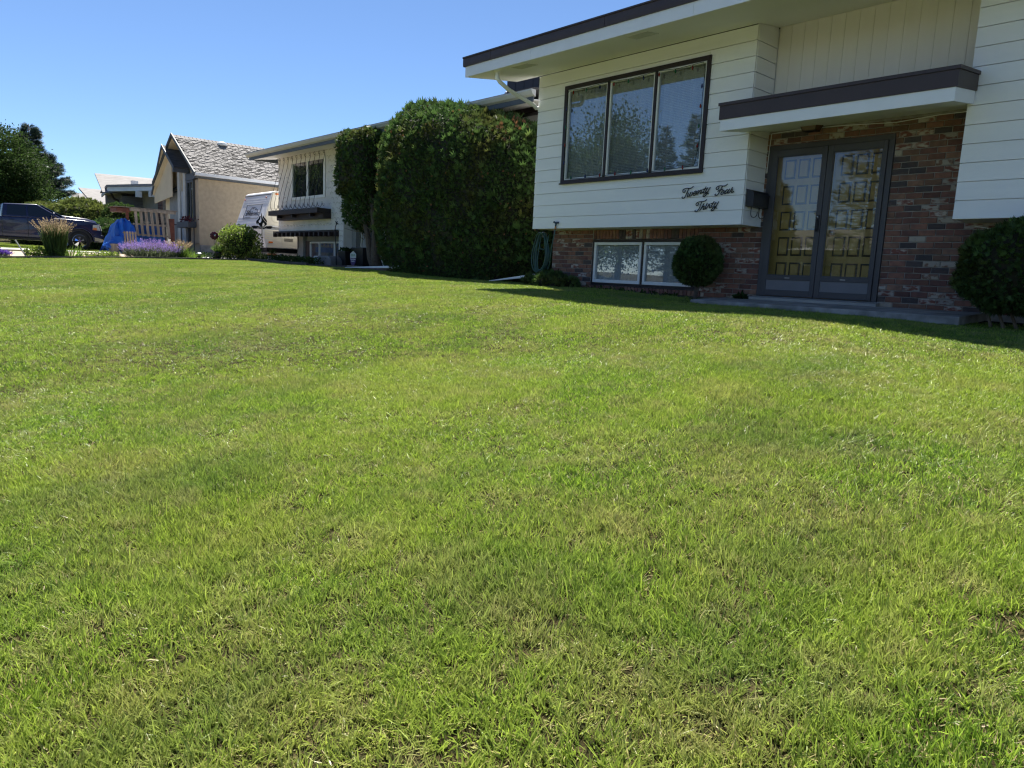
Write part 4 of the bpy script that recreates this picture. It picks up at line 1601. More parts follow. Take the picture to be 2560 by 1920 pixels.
# ------------------------------------------------------------------ the white stucco neighbour
H2 = empty('white_stucco_house', (-20, 11.6, 1.3), 'white swirled stucco house with black ironwork over its window', 'house')
mb = MB()
mb.box(-25.55, -24.52, 11.60, 22, 2.49, 5.02)
mb.box(-22.02, -20.85, 11.60, 22, 2.49, 5.02)
mb.box(-24.52, -22.02, 11.60, 22, 2.49, 3.55)
mb.box(-24.52, -22.02, 11.60, 22, 4.86, 5.02)
mb.box(-21.15, -20.85, 11.60, 12.6, 1.2, 2.489)
mb.box(-18.63, -18.33, 11.60, 12.4, 1.3, 5.02)
mb.box(-18.329, -11.6, 11.62, 22, 1.3, 5.02)
mb.build('wall', STUCCO, H2)
mb = MB()
mb.box(-24.80, -24.33, 11.95, 21, 1.2, 2.488)
mb.box(-24.33, -21.16, 12.08, 21, 1.2, 2.488)
mb.box(-20.849, -18.631, 13.0, 21, 1.2, 5.0)
mb.box(-20.847, -20.6, 11.9, 13.0, 1.2, 5.0)
mb.build('recessed_wall', GREYST, H2)
# swirls trowelled into the stucco
mb = MB()
rr = random.Random(12)
zz = 2.60
row = 0
while zz < 5.0:
    xx = -25.5 + (row % 2) * .11
    while xx < -20.9:
        inside = (-25.45 < xx < -21.75 and zz > 3.1 and rr.random() < .75) or (-24.60 < xx < -21.95 and 3.42 < zz < 4.95) or (2.7 < zz < 3.16 and -25.2 < xx < -21.7)
        if not inside:
            s = rr.uniform(.075, .11)
            a0 = rr.uniform(-.3, .5)
            pts = [(xx + s * math.cos(a0 + q * .52) * .95, 11.597, zz + s * math.sin(a0 + q * .52)) for q in range(6)]
            mb.tube(pts, [.002, .005, .007, .007, .005, .002], 4)
        xx += rr.uniform(.19, .27)
    zz += .165
    row += 1
for zz in np.arange(1.45, 2.5, .16):
    for xx in (-21.05, -20.95):
        mb.tube([(xx + .06 * math.cos(q * .52), 11.597, zz + .06 * math.sin(q * .52)) for q in range(6)], .004, 4)
for zz in np.arange(1.5, 5.0, .17):
    xx = -18.48
    mb.tube([(xx + .09 * math.cos(q * .52), 11.597, zz + .09 * math.sin(q * .52)) for q in range(6)], .005, 4)
o = mb.build('stucco_swirls', SWIRL, H2)
o['kind'] = 'stuff'
# window
mb = MB()
mb.frame_y(-24.50, -22.04, 3.53, 4.87, .115, 11.575, 11.63, wb=.095)
mb.box(-23.345, -23.245, 11.58, 11.63, 3.625, 4.755)
W2 = mb.build('window', VINYL, H2, bevel=.004)
for a, b in ((-24.385, -23.345), (-23.245, -22.155)):
    m = MB()
    m.box(a, b, 11.60, 11.605, 3.625, 4.755)
    m.build('pane', GLASS, W2)
m = MB()
m.box(-24.5, -22.04, 11.75, 11.77, 3.5, 4.9)
m.build('dark_room_sheet', DARKROOM, W2)  # dark sheet in place of a room, its lack of light is painted
# iron grille: ten bowed bars with scrolled ends
GR = None
for i in range(11):
    y0 = 11.56
    xb = -25.12 + i * .325
    m = MB()
    pts = []
    for q in range(9):
        a = math.pi * (1.75 - q * .235)
        rad = .045 + .0085 * q
        pts.append((xb - .10 + rad * math.cos(a) * .95, 11.50, 4.92 + rad * math.sin(a)))
    pts = [(xb - .02, 11.50, 4.985 - .03), ]
    sc = []
    for q in range(11):
        a = math.pi * 1.6 - q * .58
        rad = .028 + .0052 * q
        sc.append((xb - .085 + rad * math.cos(a), 11.50 - .002 * q, 4.935 + rad * math.sin(a)))
    top_end = sc[-1]
    body = [(xb + .005, 11.47, 4.86), (xb - .01, 11.43, 4.6), (xb - .02, 11.32, 4.2), (xb - .03, 11.20, 3.75), (xb - .02, 11.12, 3.42), (xb + .03, 11.09, 3.25), (xb + .11, 11.10, 3.17), (xb + .20, 11.16, 3.16)]
    lo = []
    for q in range(12):
        a = -math.pi * .38 + q * .5
        rad = .115 - .0062 * q
        lo.append((xb + .20 + rad * math.cos(a) * .8, 11.20 + .015 * q, 3.275 + rad * math.sin(a)))
    m.tube(sc, .0075, 5)
    m.tube([sc[-1]] + body + lo, .0075, 5)
    m.build('grille_bar', IRON, H2, smooth=True)
m = MB()
m.box(-25.30, -21.64, 11.10, 11.58, 2.995, 3.15)
m.box(-25.05, -21.64, 11.30, 11.59, 2.84, 2.993)
for x in (-24.7, -23.6, -22.3):
    m.box(x, x + .09, 11.14, 11.29, 2.90, 2.994)
m.build('window_shelf', DARKBROWN, H2, bevel=.004)
m = MB()
m.prism_y([(-25.80, 2.485), (-21.13, 2.44), (-21.13, 2.27), (-25.55, 2.31)], 11.48, 11.598)
for i in range(13):
    x = -25.5 + i * .34
    m.box(x, x + .10, 11.36, 11.479, 2.28, 2.42)
m.build('beam', DARKBROWN, H2, bevel=.004)
# lower windows
m = MB()
m.frame_y(-23.93, -21.56, 1.50, 2.14, .055, 12.0, 12.07)
m.box(-23.28, -23.22, 12.0, 12.07, 1.555, 2.085)
m.box(-22.22, -22.13, 12.0, 12.07, 1.555, 2.085)
W3 = m.build('lower_window', VINYL, H2, bevel=.004)
for a, b in ((-23.87, -23.29), (-23.21, -22.23), (-22.12, -21.62)):
    m = MB()
    m.box(a, b, 12.03, 12.035, 1.556, 2.084)
    m.build('pane', GLASS, W3)
for a, b in ((-24.30, -23.95), (-21.54, -21.18)):
    m = MB()
    for i in range(3):
        w = (b - a - .02) / 3
        m.box(a + .01 + i * w, a + i * w + w, 12.02, 12.075, 1.30, 2.16)
    m.build('shutter', DARKBROWN, H2)
# entry: door, step
m = MB()
m.box(-20.55, -19.62, 12.94, 12.99, 1.42, 3.4)
D2 = m.build('entry_door', BLACK, H2)
for z in (1.55, 2.2, 2.75):
    m = MB()
    m.box(-20.38, -19.8, 12.925, 12.939, z, z + .45)
    m.build('door_panel', BLACK, D2)
m = MB()
m.box(-19.60, -19.45, 12.95, 12.99, 1.42, 3.4)
m.box(-18.95, -18.80, 12.95, 12.99, 1.42, 3.4)
m.box(-18.70, -18.665, 11.7, 11.74, 1.35, 5.0)
m.build('door_trim', VINYL, H2)
m = MB()
m.box(-19.44, -18.96, 12.96, 12.99, 1.9, 3.3)
m.build('sidelight', GLASS, H2)
m = MB()
m.box(-20.58, -18.65, 11.9, 12.94, 1.2, 1.41)
m.build('porch_floor', CONCRETE, H2)
# eaves
def S2(y):
    return 4.90 + (y - 10.69) * .1375
mb = MB()
mb.prism_x([(10.69, S2(10.69)), (11.598, S2(11.598)), (11.598, S2(11.598) + .02), (10.69, S2(10.69) + .02)], -25.84, -11.4)
mb.build('soffit', SOFFIT, H2)
mb = MB()
mb.box(-25.86, -11.4, 10.665, 10.689, 4.875, 5.0)
mb.box(-25.86, -25.841, 10.69, 11.8, 4.895, 5.06)
mb.build('fascia_board', SLATE, H2)
mb = MB()
mb.prism_x([(10.60, 5.005), (10.69, 4.965), (10.69, 5.10), (10.56, 5.10), (10.56, 5.07)], -25.98, -11.35)
mb.build('gutter', LGREY, H2)
mb = MB()
mb.prism_x([(10.62, 5.102), (10.62, 5.135), (15.8, 5.135 + 5.18 * .16), (22, 5.10), (22, 5.03)], -25.98, -11.35)
mb.build('roof', SHINGLED, H2)
# dark clad chimney chase and a vent pipe on its roof
mb = MB()
mb.box(-13.05, -11.9, 11.4, 12.4, 4.88, 6.2)
CH = mb.build('chimney_chase', DARKBROWN, H2)
for i in range(4):
    m = MB()
    x = -13.05 + i * .288
    m.box(x + .004, x + .280, 11.38, 11.398, 4.9, 6.2)
    m.build('cladding_board', DARKBROWN, CH)
m = MB()
m.lathe([(.07, 0), (.07, .32), (.095, .32), (.095, .42), (.085, .44)], (-13.7, 12.0, 5.20), 12)
m.build('vent_pipe', METAL, H2, smooth=True)
# things in front of it
t = empty('flat_topped_cedar', (-17.0, 10.45, 1.35), 'columnar cedar on two bare grey trunks beside the big hedge', 'tree')
r = np.random.default_rng(77)
parts = []
for c, rad, e, n_, zc in [((-17.95, 10.6, 4.05), (.86, .55, .92), 4.5, 7500, 2.9), ((-17.85, 10.6, 3.2), (.74, .5, .85), 2.6, 3600, 2.3)]:
    P, G = blob_points(n_, c, rad, e, r, zc, .05, 2.6)
    P = P - G * (r.random((len(P), 1)) ** 1.5 * .22)
    parts.append(scatter(P, outward(G, .5), r.uniform(.06, .12, len(P)), SPRAY, .6, r))
leaves('crown', parts, [F_CEDAR], t)
core('stem', (-17.95, 10.6, 4.05), (.86, .55, .92), 4.5, F_CORE, t, .88, 3.1)  # filler volume inside the crown, blocks see-through
m = MB()
m.tube([(-16.92, 10.45, 1.25), (-17.08, 10.45, 1.7), (-17.05, 10.45, 2.3), (-17.3, 10.45, 3.2), (-17.6, 10.5, 4.2)], [.17, .115, .10, .08, .04], 9)
m.build('trunk', BARK, t, smooth=True)
m = MB()
m.tube([(-17.0, 10.42, 1.25), (-17.25, 10.40, 1.6), (-17.38, 10.4, 2.2), (-17.75, 10.4, 3.0), (-18.1, 10.45, 4.0)], [.12, .085, .07, .06, .03], 9)
m.build('trunk', BARK, t, smooth=True)
m = MB()
rr = random.Random(4)
for i in range(46):
    z = rr.uniform(2.05, 3.1)
    p = Vector((rr.uniform(-17.8, -17.1), 10.45, z))
    q = p + Vector((rr.uniform(-1.0, .25), rr.uniform(-.4, .3), rr.uniform(.05, .6)))
    m.tube([p, p.lerp(q, .5) + Vector((0, 0, rr.uniform(-.08, .05))), q], [.012, .008, .003], 4)
m.build('bare_branches', TWIG, t)

t = empty('yard_sign', (-19.2, 11.0, 1.35), 'small shield shaped security sign on a stake by the neighbour\'s step', 'yard sign')
# at y = 11.0
sx, sz = -19.18, 1.35
m = MB()
m.prism_y([(sx - .165, 1.72), (sx, 1.80), (sx + .165, 1.72), (sx + .165, 1.60), (sx - .165, 1.60)], 10.99, 11.0)
m.build('sign_top', M('sign_white', (0.62, 0.66, 0.62), 0.5), t)
m = MB()
m.prism_y([(sx - .165, 1.599), (sx + .165, 1.599), (sx + .15, 1.48), (sx + .07, 1.39), (sx, 1.375), (sx - .07, 1.39), (sx - .15, 1.48)], 10.99, 11.0)
m.build('sign_face', M('sign_purple', (0.10, 0.05, 0.16), 0.5), t)
m = MB()
m.tube([(sx, 11.005, 1.2), (sx, 11.005, 1.4)], .012, 6)
m.build('stake', LGREY, t)


def text(body, size, mat, loc, rot, name, parent, ext=.002, shear=0.0, sx=1.0):
    cu = bpy.data.curves.new(name, 'FONT')
    cu.body = body
    cu.size = size
    cu.extrude = ext
    cu.shear = shear
    cu.align_x = 'CENTER'
    ob = bpy.data.objects.new(name + '_tmp', cu)
    COL.objects.link(ob)
    dg = bpy.context.evaluated_depsgraph_get()
    me = bpy.data.meshes.new_from_object(ob.evaluated_get(dg))
    COL.objects.unlink(ob)
    bpy.data.objects.remove(ob)
    me.transform(Matrix.Translation(loc) @ Euler(rot).to_matrix().to_4x4() @ Matrix.Diagonal((sx, 1, 1, 1)))
    me.materials.clear()
    return link(name, me, [mat], parent)


text('TELUS', .085, M('sign_green', (0.10, 0.30, 0.12), 0.5), (sx, 10.988, 1.65), (R(90), 0, 0), 'lettering', t)
text('SmartHome', .058, VINYL, (sx, 10.988, 1.545), (R(90), 0, 0), 'lettering', t)
text('Security', .058, VINYL, (sx, 10.988, 1.49), (R(90), 0, 0), 'lettering', t)

t = empty('utility_cart', (-20.7, 10.95, 1.33), 'grey plastic box with rounded lid lying under the neighbour\'s lower window', 'storage box')
m = MB()
m.prism_y([(-21.32, 1.28), (-20.92, 1.27), (-20.88, 1.63), (-21.18, 1.63)], 10.75, 11.15)
m.build('box', LGREY, t, bevel=.02)
m = MB()
m.prism_y([(-20.91, 1.25), (-20.05, 1.25), (-20.03, 1.50), (-20.12, 1.60), (-20.3, 1.64), (-20.86, 1.64)], 10.72, 11.2)
m.build('lid', M('mid_grey_plastic', (0.16, 0.16, 0.165), 0.6), t, bevel=.03, seg=3)
m = MB()
m.box(-21.15, -20.97, 10.735, 10.749, 1.50, 1.57)
m.build('window_slot', M('teal_label', (0.12, 0.30, 0.28), 0.5), t)

t = empty('shepherd_hook', (-20.05, 10.9, 1.35), 'thin black garden pole with small crossed top in front of the white column', 'garden pole')
m = MB()
m.tube([(-20.0, 10.9, 1.2), (-20.03, 10.9, 1.9), (-20.10, 10.9, 2.35), (-20.08, 10.9, 2.52), (-20.0, 10.9, 2.60)], .014, 6)
m.tube([(-20.08, 10.9, 2.66), (-19.92, 10.9, 2.58)], .016, 6)
m.tube([(-20.05, 10.9, 2.60), (-19.96, 10.9, 2.66)], .012, 6)
m.build('pole', IRON, t, smooth=True)
m = MB()
m.tube([(-24.66, 11.93, 2.3), (-24.62, 11.92, 2.0), (-24.70, 11.9, 1.75), (-24.66, 11.9, 1.45)], .012, 5)
o = m.build('cable', BLACK)
setp(o, 'black cable hanging down the grey lower wall of the stucco house', 'cable')

t = empty('tall_planter', (-19.9, 11.3, 1.35), 'tall black planter with dark greenery beside the stucco column', 'planter')
m = MB()
m.loft(ring4(-20.02, 11.3, .18, .18, 1.3), ring4(-20.02, 11.3, .23, .23, 1.80))
m.build('pot', BLACK, t, bevel=.01)
r = np.random.default_rng(41)
P = np.array([[-20.02, 11.3, 1.8]]) + r.normal(0, .1, (160, 3)) * [1, 1, .3]
leaves('foliage', [scatter(P, np.tile([[0, 0, 1.]], (160, 1)), r.uniform(.06, .12, 160), LEAF, .8, r)], [F_LEAF], t)
t = empty('driftwood', (-19.6, 11.6, 1.4), 'bundle of bare grey driftwood sticks standing by the neighbour\'s door', 'driftwood')
m = MB()
rr = random.Random(17)
for i in range(9):
    x = -19.75 + i * .05
    m.tube([(x, 11.6, 1.8), (x + rr.uniform(-.05, .05), 11.6, 2.2), (x + rr.uniform(-.2, .1), 11.6, 2.5 + rr.random() * .3)], [.012, .014, .005], 5)
m.tube([(-19.28, 11.3, 1.95), (-19.2, 11.3, 2.2), (-19.22, 11.3, 2.45), (-19.32, 11.3, 2.75)], [.02, .026, .026, .016], 6)
m.build('sticks', LGREY, t)
m = MB()
m.loft(ring4(-19.5, 11.5, .30, .16, 1.35), ring4(-19.5, 11.5, .34, .2, 1.92))
m.build('base', BLACK, t, bevel=.01)

# edging boards and stones
def edging(pts, h, name, label):
    m = MB()
    for (x0, y0), (x1, y1) in zip(pts[:-1], pts[1:]):
        d = Vector((x1 - x0, y1 - y0, 0))
        L_ = d.length
        s = Vector((-d.y, d.x, 0)).normalized() * .045
        z0, z1 = gz(x0, y0), gz(x1, y1)
        g_ = d.normalized() * .006
        m.loft([(x0 + g_.x - s.x, y0 + g_.y - s.y, z0 - .08), (x0 + g_.x + s.x, y0 + g_.y + s.y, z0 - .08), (x0 + g_.x + s.x, y0 + g_.y + s.y, z0 + h), (x0 + g_.x - s.x, y0 + g_.y - s.y, z0 + h)],
               [(x1 - g_.x - s.x, y1 - g_.y - s.y, z1 - .08), (x1 - g_.x + s.x, y1 - g_.y + s.y, z1 - .08), (x1 - g_.x + s.x, y1 - g_.y + s.y, z1 + h), (x1 - g_.x - s.x, y1 - g_.y - s.y, z1 + h)])
    o = m.build(name, EDGE, bevel=.006)
    return setp(o, label, 'garden edging', 'timber edging round the flower beds')


edging([(-23.97, y) for y in (-3, -.6, 1.8, 4.2, 6.6, 9.0, 9.75)], .060, 'garden_edging', 'weathered timber edging between the lawn and the flower bed on the left')
edging([(-23.9, 9.80), (-22.3, 9.78), (-20.7, 9.77), (-19.9, 9.9)], .085, 'garden_edging', 'dark timber edging in the shade before the stucco house')
m = MB()
m.loft([(-17.75, 9.98, 1.25), (-15.6, 10.05, 1.2), (-15.6, 10.15, 1.2), (-17.75, 10.08, 1.25)], [(-17.75, 9.98, 1.375), (-15.6, 10.05, 1.345), (-15.6, 10.15, 1.345), (-17.75, 10.08, 1.375)])
o = m.build('garden_edging', M('pinkish_kerb', (0.24, 0.20, 0.18), 0.9, (0.18, 0.15, 0.135), 8), bevel=.01)
setp(o, 'pale concrete kerb piece at the foot of the two tree trunks', 'garden edging')

# ------------------------------------------------------------------ the flower bed
def bush(name, c, rad, n_, mat, size, label, tmpl=LEAF, e=2.2, seed=1, group=None, cat='shrub', corek=.62, upb=.5, depth=.25, jit=.8):
    return clipped_shrub(name, c, rad, label, n_, mat, size, e, tmpl, False, seed, cat, jit, .07, 4.0, upb, depth, corek)


bush('leafy_bush', (-24.45, 9.72, 1.96), (.55, .70, .60), 5200, F_BRIGHT, (.045, .085), 'round yellow-green bush in front of the caravan', seed=51, e=2.3)
r = np.random.default_rng(52)
P = np.array([[-24.4, 9.55, 2.12]]) + r.normal(0, .05, (40, 3))
o = leaves('yellow_bloom', [scatter(P, np.tile([[0, 0, 1.]], (40, 1)), .05, LEAF, .9, r)], [M('yellow_petals', (0.75, 0.62, 0.05), 0.6)])
setp(o, 'yellow flower head on the round yellow-green bush', 'flower')


def blades(name, c, rad, n_, h, mat, label, spread=.35, w=.05, seed=1, cat='ornamental grass', plume=None, tops=None, group=None, curve=.25, pm=2.1):
    r = np.random.default_rng(seed)
    t = empty(name, (c[0], c[1], c[2]), label, cat, group)
    a = r.random(n_) * 2 * np.pi
    q = rad * np.sqrt(r.random(n_))
    P = np.column_stack([c[0] + q * np.cos(a), c[1] + q * np.sin(a), np.full(n_, c[2] - .02)])
    D = np.column_stack([np.cos(a) * q / rad * spread, np.sin(a) * q / rad * spread, np.ones(n_)])
    tm = t_blade(w, curve)
    hh = h * r.uniform(.6, 1.05, n_)
    leaves('blades', [scatter(P, D, hh, tm, .09, r)], [mat], t)
    if plume:
        k, ph, psz = plume
        a = r.random(k) * 2 * np.pi
        q = rad * np.sqrt(r.random(k))
        D = unit(np.column_stack([np.cos(a) * q / rad * spread * pm, np.sin(a) * q / rad * spread * pm, np.ones(k)]) + r.normal(0, .07, (k, 3)))
        base = np.column_stack([c[0] + q * np.cos(a) * .8, c[1] + q * np.sin(a) * .8, np.full(k, c[2] + h * .5)])
        ends = base + D * (ph * r.uniform(.6, 1.0, k))[:, None]
        parts = [scatter(base, ends - base, np.linalg.norm(ends - base, axis=1), t_blade(.008, .0), .0, r)]
        reps = 13
        s = np.repeat(np.linspace(0.0, 1, reps)[None], k, 0).ravel()
        E_ = np.repeat(ends, reps, 0)
        Dp = np.repeat(D, reps, 0)
        droop = np.column_stack([Dp[:, 0], Dp[:, 1], np.zeros(len(Dp))]) * .4
        PP = E_ - Dp * (psz * (1 - s))[:, None] + r.normal(0, .007, E_.shape)
        parts.append(scatter(PP, Dp + droop, r.uniform(.03, .055, len(PP)), t_blade(.16, .1), .35, r))
        leaves('plumes', parts, [F_PLUME], t)
    return t


zc = gz(-24.35, 4.42)
blades('feather_reed_grass', (-24.45, 4.41, zc), .20, 1500, .95, F_DKGRASS, 'tall upright reed grass with tan feathery plumes before the pickup', .10, .012, 61, plume=(190, .66, .26), curve=.04, pm=7.5)
blades('sprawling_grass', (-24.4, 4.74, gz(-24.4, 4.7)), .22, 160, .42, F_GRASSY, 'bright arching leaves at the foot of the plumed reed grass', 1.2, .03, 62, curve=.5)
blades('blonde_grass', (-24.6, 7.83, gz(-24.6, 7.83)), .20, 420, .48, F_GRASSY, 'bright green garden grass with brown seed heads right of the lavender', .5, .02, 63, plume=(90, .42, .22))
blades('fine_green_grass', (-24.45, 8.15, gz(-24.4, 8.1)), .30, 520, .30, F_GRASSY, 'low fringe of lime green grass next to the solar light', .9, .025, 64)
blades('potted_grass', (-24.35, 8.97, gz(-24.3, 9) + .28), .10, 170, .24, F_GRASSY, 'yellow-green grass tuft in a dark pot under the metal flower', 1.1, .03, 65, curve=.5)
m = MB()
m.lathe([(.08, 0), (.11, .22), (.12, .26), (.10, .26), (.09, .2)], (-24.35, 8.97, gz(-24.3, 9)), 12)
o = m.build('plant_pot', BLACK, smooth=True)
setp(o, 'dark pot that holds the yellow-green grass tuft', 'plant pot')


def lavender(name, c, rx, ry, h, n_, mat, label, seed, group='lavender clumps in the flower bed'):
    r = np.random.default_rng(seed)
    t = empty(name, c, label, 'lavender', group)
    a = r.random(n_) * 2 * np.pi
    q = np.sqrt(r.random(n_))
    ox, oy = q * np.cos(a), q * np.sin(a)
    base = np.column_stack([c[0] + ox * rx * .55, c[1] + oy * ry * .72, np.full(n_, c[2])])
    D = unit(np.column_stack([ox * .6, oy * .75, np.ones(n_)]) + r.normal(0, .12, (n_, 3)))
    L_ = h * r.uniform(.65, 1.08, n_) * (1 - .25 * q)
    leaves('stems', [scatter(base, D, L_, t_blade(.012, .02), .0, r), scatter(base + D * (L_ * r.uniform(.1, .6, n_))[:, None], D, .07, LEAF, .5, r)], [F_GREYL], t)
    reps = 9
    s = np.tile(np.linspace(0, 1, reps), n_)
    B, DD, LL = np.repeat(base, reps, 0), np.repeat(D, reps, 0), np.repeat(L_, reps)
    PP = B + DD * (LL * (.72 + .30 * s))[:, None] + r.normal(0, .006, (len(B), 3))
    leaves('flower_spikes', [scatter(PP, DD, r.uniform(.018, .032, len(PP)), LEAF, .7, r)], [mat], t)
    return t


lavender('lavender', (-24.45, 7.0, gz(-24.45, 7.0)), .45, 1.0, .60, 760, F_LAV, 'wide clump of pale purple lavender in front of the pallet wall', 71)
lavender('lavender', (-24.4, 3.02, gz(-24.4, 3.0)), .3, .36, .26, 260, F_LAV2, 'small deep violet lavender clump at the left end of the bed', 72)
bush('low_green_perennial', (-24.45, 3.92, gz(-24.45, 3.92) + .07), (.28, .26, .15), 700, F_BRIGHT, (.05, .08), 'low mound of bright green leaves left of the plumed grass', seed=73, corek=.4, depth=.1)
bl_ = []
r = np.random.default_rng(74)
for i in range(90):
    x, y = -24.25 - abs(r.normal(0, .35)), r.uniform(5.15, 6.05)
    c = np.array([x, y, gz(x, y)])
    k = int(r.integers(8, 18))
    hh = r.uniform(.04, .18)
    P = c[None] + np.column_stack([r.normal(0, .03, k), r.normal(0, .03, k), r.random(k) * hh])
    D = unit(np.column_stack([r.normal(0, .7, k), r.normal(0, .7, k), r.random(k) + .3]))
    bl_.append(scatter(P, D, r.uniform(.03, .065, k), LEAF, .3, r))
o = leaves('mixed_bed_plants', bl_, [F_BRIGHT])
setp(o, 'sparse mixed weeds and perennials between reed grass and lavender', 'plants', kind='stuff')
bl_ = []
for i in range(150):
    x, y = r.uniform(-23.8, -20.3), r.uniform(10.0, 11.3)
    if i % 3 == 0:
        x, y = -24.3 + r.normal(0, .1), r.uniform(8.3, 11.4)
    c = np.array([x, y, gz(x, y)])
    k = int(r.integers(14, 30))
    P = c[None] + np.column_stack([r.normal(0, .07, k), r.normal(0, .07, k), r.random(k) * .2])
    D = unit(np.column_stack([r.normal(0, .7, k), r.normal(0, .7, k), r.random(k) + .3]))
    bl_.append(scatter(P, D, r.uniform(.04, .08, k), LEAF, .3, r))
o = leaves('shaded_bed_plants', bl_, [F_LEAF])
setp(o, 'low dark plants in the shaded bed below the stucco house', 'plants', kind='stuff')

# wooden stake leaning in the bed
m = MB()
a, b = Vector((-24.3, 3.68, gz(-24.3, 3.68) - .02)), Vector((-24.3, 3.43, gz(-24.3, 3.68) + .47))
m.tube([a, b], .018, 4)
o = m.build('wooden_stake', LGREY)
setp(o, 'grey wooden stake leaning in the bare dirt left of the reed grass', 'stake')

# flame-shaped iron garden ornament
FLAME=[[(10.334,2.906),(10.357,2.884),(10.384,2.881),(10.41,2.912),(10.404,2.878),(10.384,2.838),(10.379,2.79),(10.333,2.739),(10.328,2.709),(10.307,2.679),(10.282,2.625),(10.287,2.601),(10.252,2.637),(10.238,2.688),(10.258,2.737),(10.313,2.79),(10.346,2.835),(10.349,2.874)],[(10.426,3.014),(10.44,2.948),(10.45,2.877),(10.464,2.835),(10.524,2.754),(10.58,2.701),(10.61,2.674),(10.604,2.625),(10.564,2.589),(10.503,2.565),(10.533,2.61),(10.539,2.635),(10.504,2.685),(10.483,2.683),(10.458,2.643),(10.447,2.556),(10.381,2.56),(10.327,2.609),(10.307,2.67),(10.33,2.707),(10.367,2.66),(10.423,2.727),(10.428,2.746),(10.414,2.879),(10.418,2.961)],[(10.495,2.924),(10.51,2.877),(10.555,2.833),(10.601,2.779),(10.62,2.704),(10.605,2.693),(10.565,2.738),(10.514,2.791),(10.48,2.841),(10.47,2.879)],[(10.085,2.557),(10.112,2.545),(10.162,2.563),(10.231,2.559),(10.301,2.564),(10.341,2.538),(10.371,2.502),(10.432,2.55),(10.421,2.506),(10.411,2.471),(10.356,2.477),(10.301,2.516),(10.276,2.485),(10.206,2.476),(10.131,2.475),(10.097,2.51)],[(10.798,2.553),(10.762,2.511),(10.685,2.501),(10.614,2.501),(10.588,2.528),(10.532,2.48),(10.476,2.466),(10.467,2.499),(10.457,2.542),(10.517,2.503),(10.548,2.544),(10.589,2.576),(10.66,2.581),(10.732,2.596),(10.783,2.586),(10.811,2.602)]]
t = empty('flame_ornament', (-24.3, 10.45, 1.4), 'black iron flame shaped garden ornament on a pole', 'garden ornament')
m = MB()
for s in FLAME:
    m.loft([(-24.306, y, z) for y, z in s], [(-24.294, y, z) for y, z in s])
m.build('flame', IRON, t)
m = MB()
m.tube([(-24.3, 10.44, 1.3), (-24.3, 10.44, 2.5)], .014, 6)
m.build('pole', IRON, t)

# red metal flower
t = empty('metal_flower', (-24.3, 8.86, 1.5), 'dark red metal flower ornament on two thin stems', 'garden ornament')
m = MB()
for i in range(9):
    a = i * 2 * math.pi / 9
    cy_, cz_ = 8.84 + .095 * math.cos(a), 2.14 + .085 * math.sin(a)
    m.ball((-24.29, cy_, cz_), .05, 8, sq=(.35, 1, 1))
for i in range(6):
    a = i * 2 * math.pi / 6 + .3
    m.ball((-24.26, 8.84 + .045 * math.cos(a), 2.14 + .045 * math.sin(a)), .035, 8, sq=(.35, 1, 1))
m.build('petals', M('dark_red_enamel', (0.10, 0.012, 0.03), 0.25, (0.06, 0.008, 0.02), 9.0), t, smooth=True)
m = MB()
m.ball((-24.235, 8.84, 2.15), .028, 8)
m.build('centre', CHROME, t, smooth=True)
for dy in (0, .07):
    m = MB()
    m.tube([(-24.3, 8.83 + dy, 2.06), (-24.3, 8.85 + dy, 1.4)], .006, 5)
    m.build('stem', IRON, t)


def solar(c, label, rad=.10, mat=VINYL, hgt=.22):
    t = empty('solar_light', c, label, 'garden light', 'solar lights along the bed edging')
    m = MB()
    m.lathe([(.02, .075), (rad, .06), (rad * .95, .075), (rad * .5, .105), (.012, .115)], (c[0], c[1], c[2] + hgt - .11), 14)
    m.build('cap', mat, t, smooth=True)
    m = MB()
    m.lathe([(rad * .5, 0), (rad * .62, .06)], (c[0], c[1], c[2] + hgt - .11), 12)
    m.build('lens', LENS, t, smooth=True)
    m = MB()
    m.lathe([(.02, -.02), (.025, hgt - .11)], c, 8)
    m.build('stake', BLACK, t)


solar((-24.2, 8.32, gz(-24.2, 8.32)), 'solar light with white domed cap right of the lime green grass', .10, METAL, .22)
solar((-24.0, 11.0, gz(-24.0, 11.0)), 'dark mushroom solar light in shade right of the white dome', .09, TRAILERG, .26)
solar((-22.9, 10.1, gz(-22.9, 10.1)), 'dark solar light in the shade below the lower window', .09, TRAILERG, .20)

t = empty('terracotta_pot', (-24.6, 10.9, 1.45), 'terracotta pot with a small dark plant behind the white dome', 'plant pot')
m = MB()
zb = gz(-24.6, 10.9)
m.lathe([(.09, 0), (.13, .19), (.15, .19), (.155, .25), (.13, .25), (.12, .2)], (-24.6, 10.93, zb), 16)
m.build('pot', TERRA, t, smooth=True)
r = np.random.default_rng(81)
P = np.array([[-24.6, 10.93, zb + .26]]) + r.normal(0, .05, (70, 3)) * [1, 1, .4]
leaves('foliage', [scatter(P, np.tile([[0, 0, 1.]], (70, 1)), r.uniform(.08, .22, 70), t_blade(.05, .3), .5, r)], [F_LEAF], t)
m = MB()
m.ball((-24.2, 10.72, gz(-24.2, 10.72) + .0), .155, 16)
o = m.build('white_globe', M('pale_globe', (0.42, 0.44, 0.46), 0.5), smooth=True)
setp(o, 'half buried pale globe behind the edging under the flame ornament', 'garden globe')


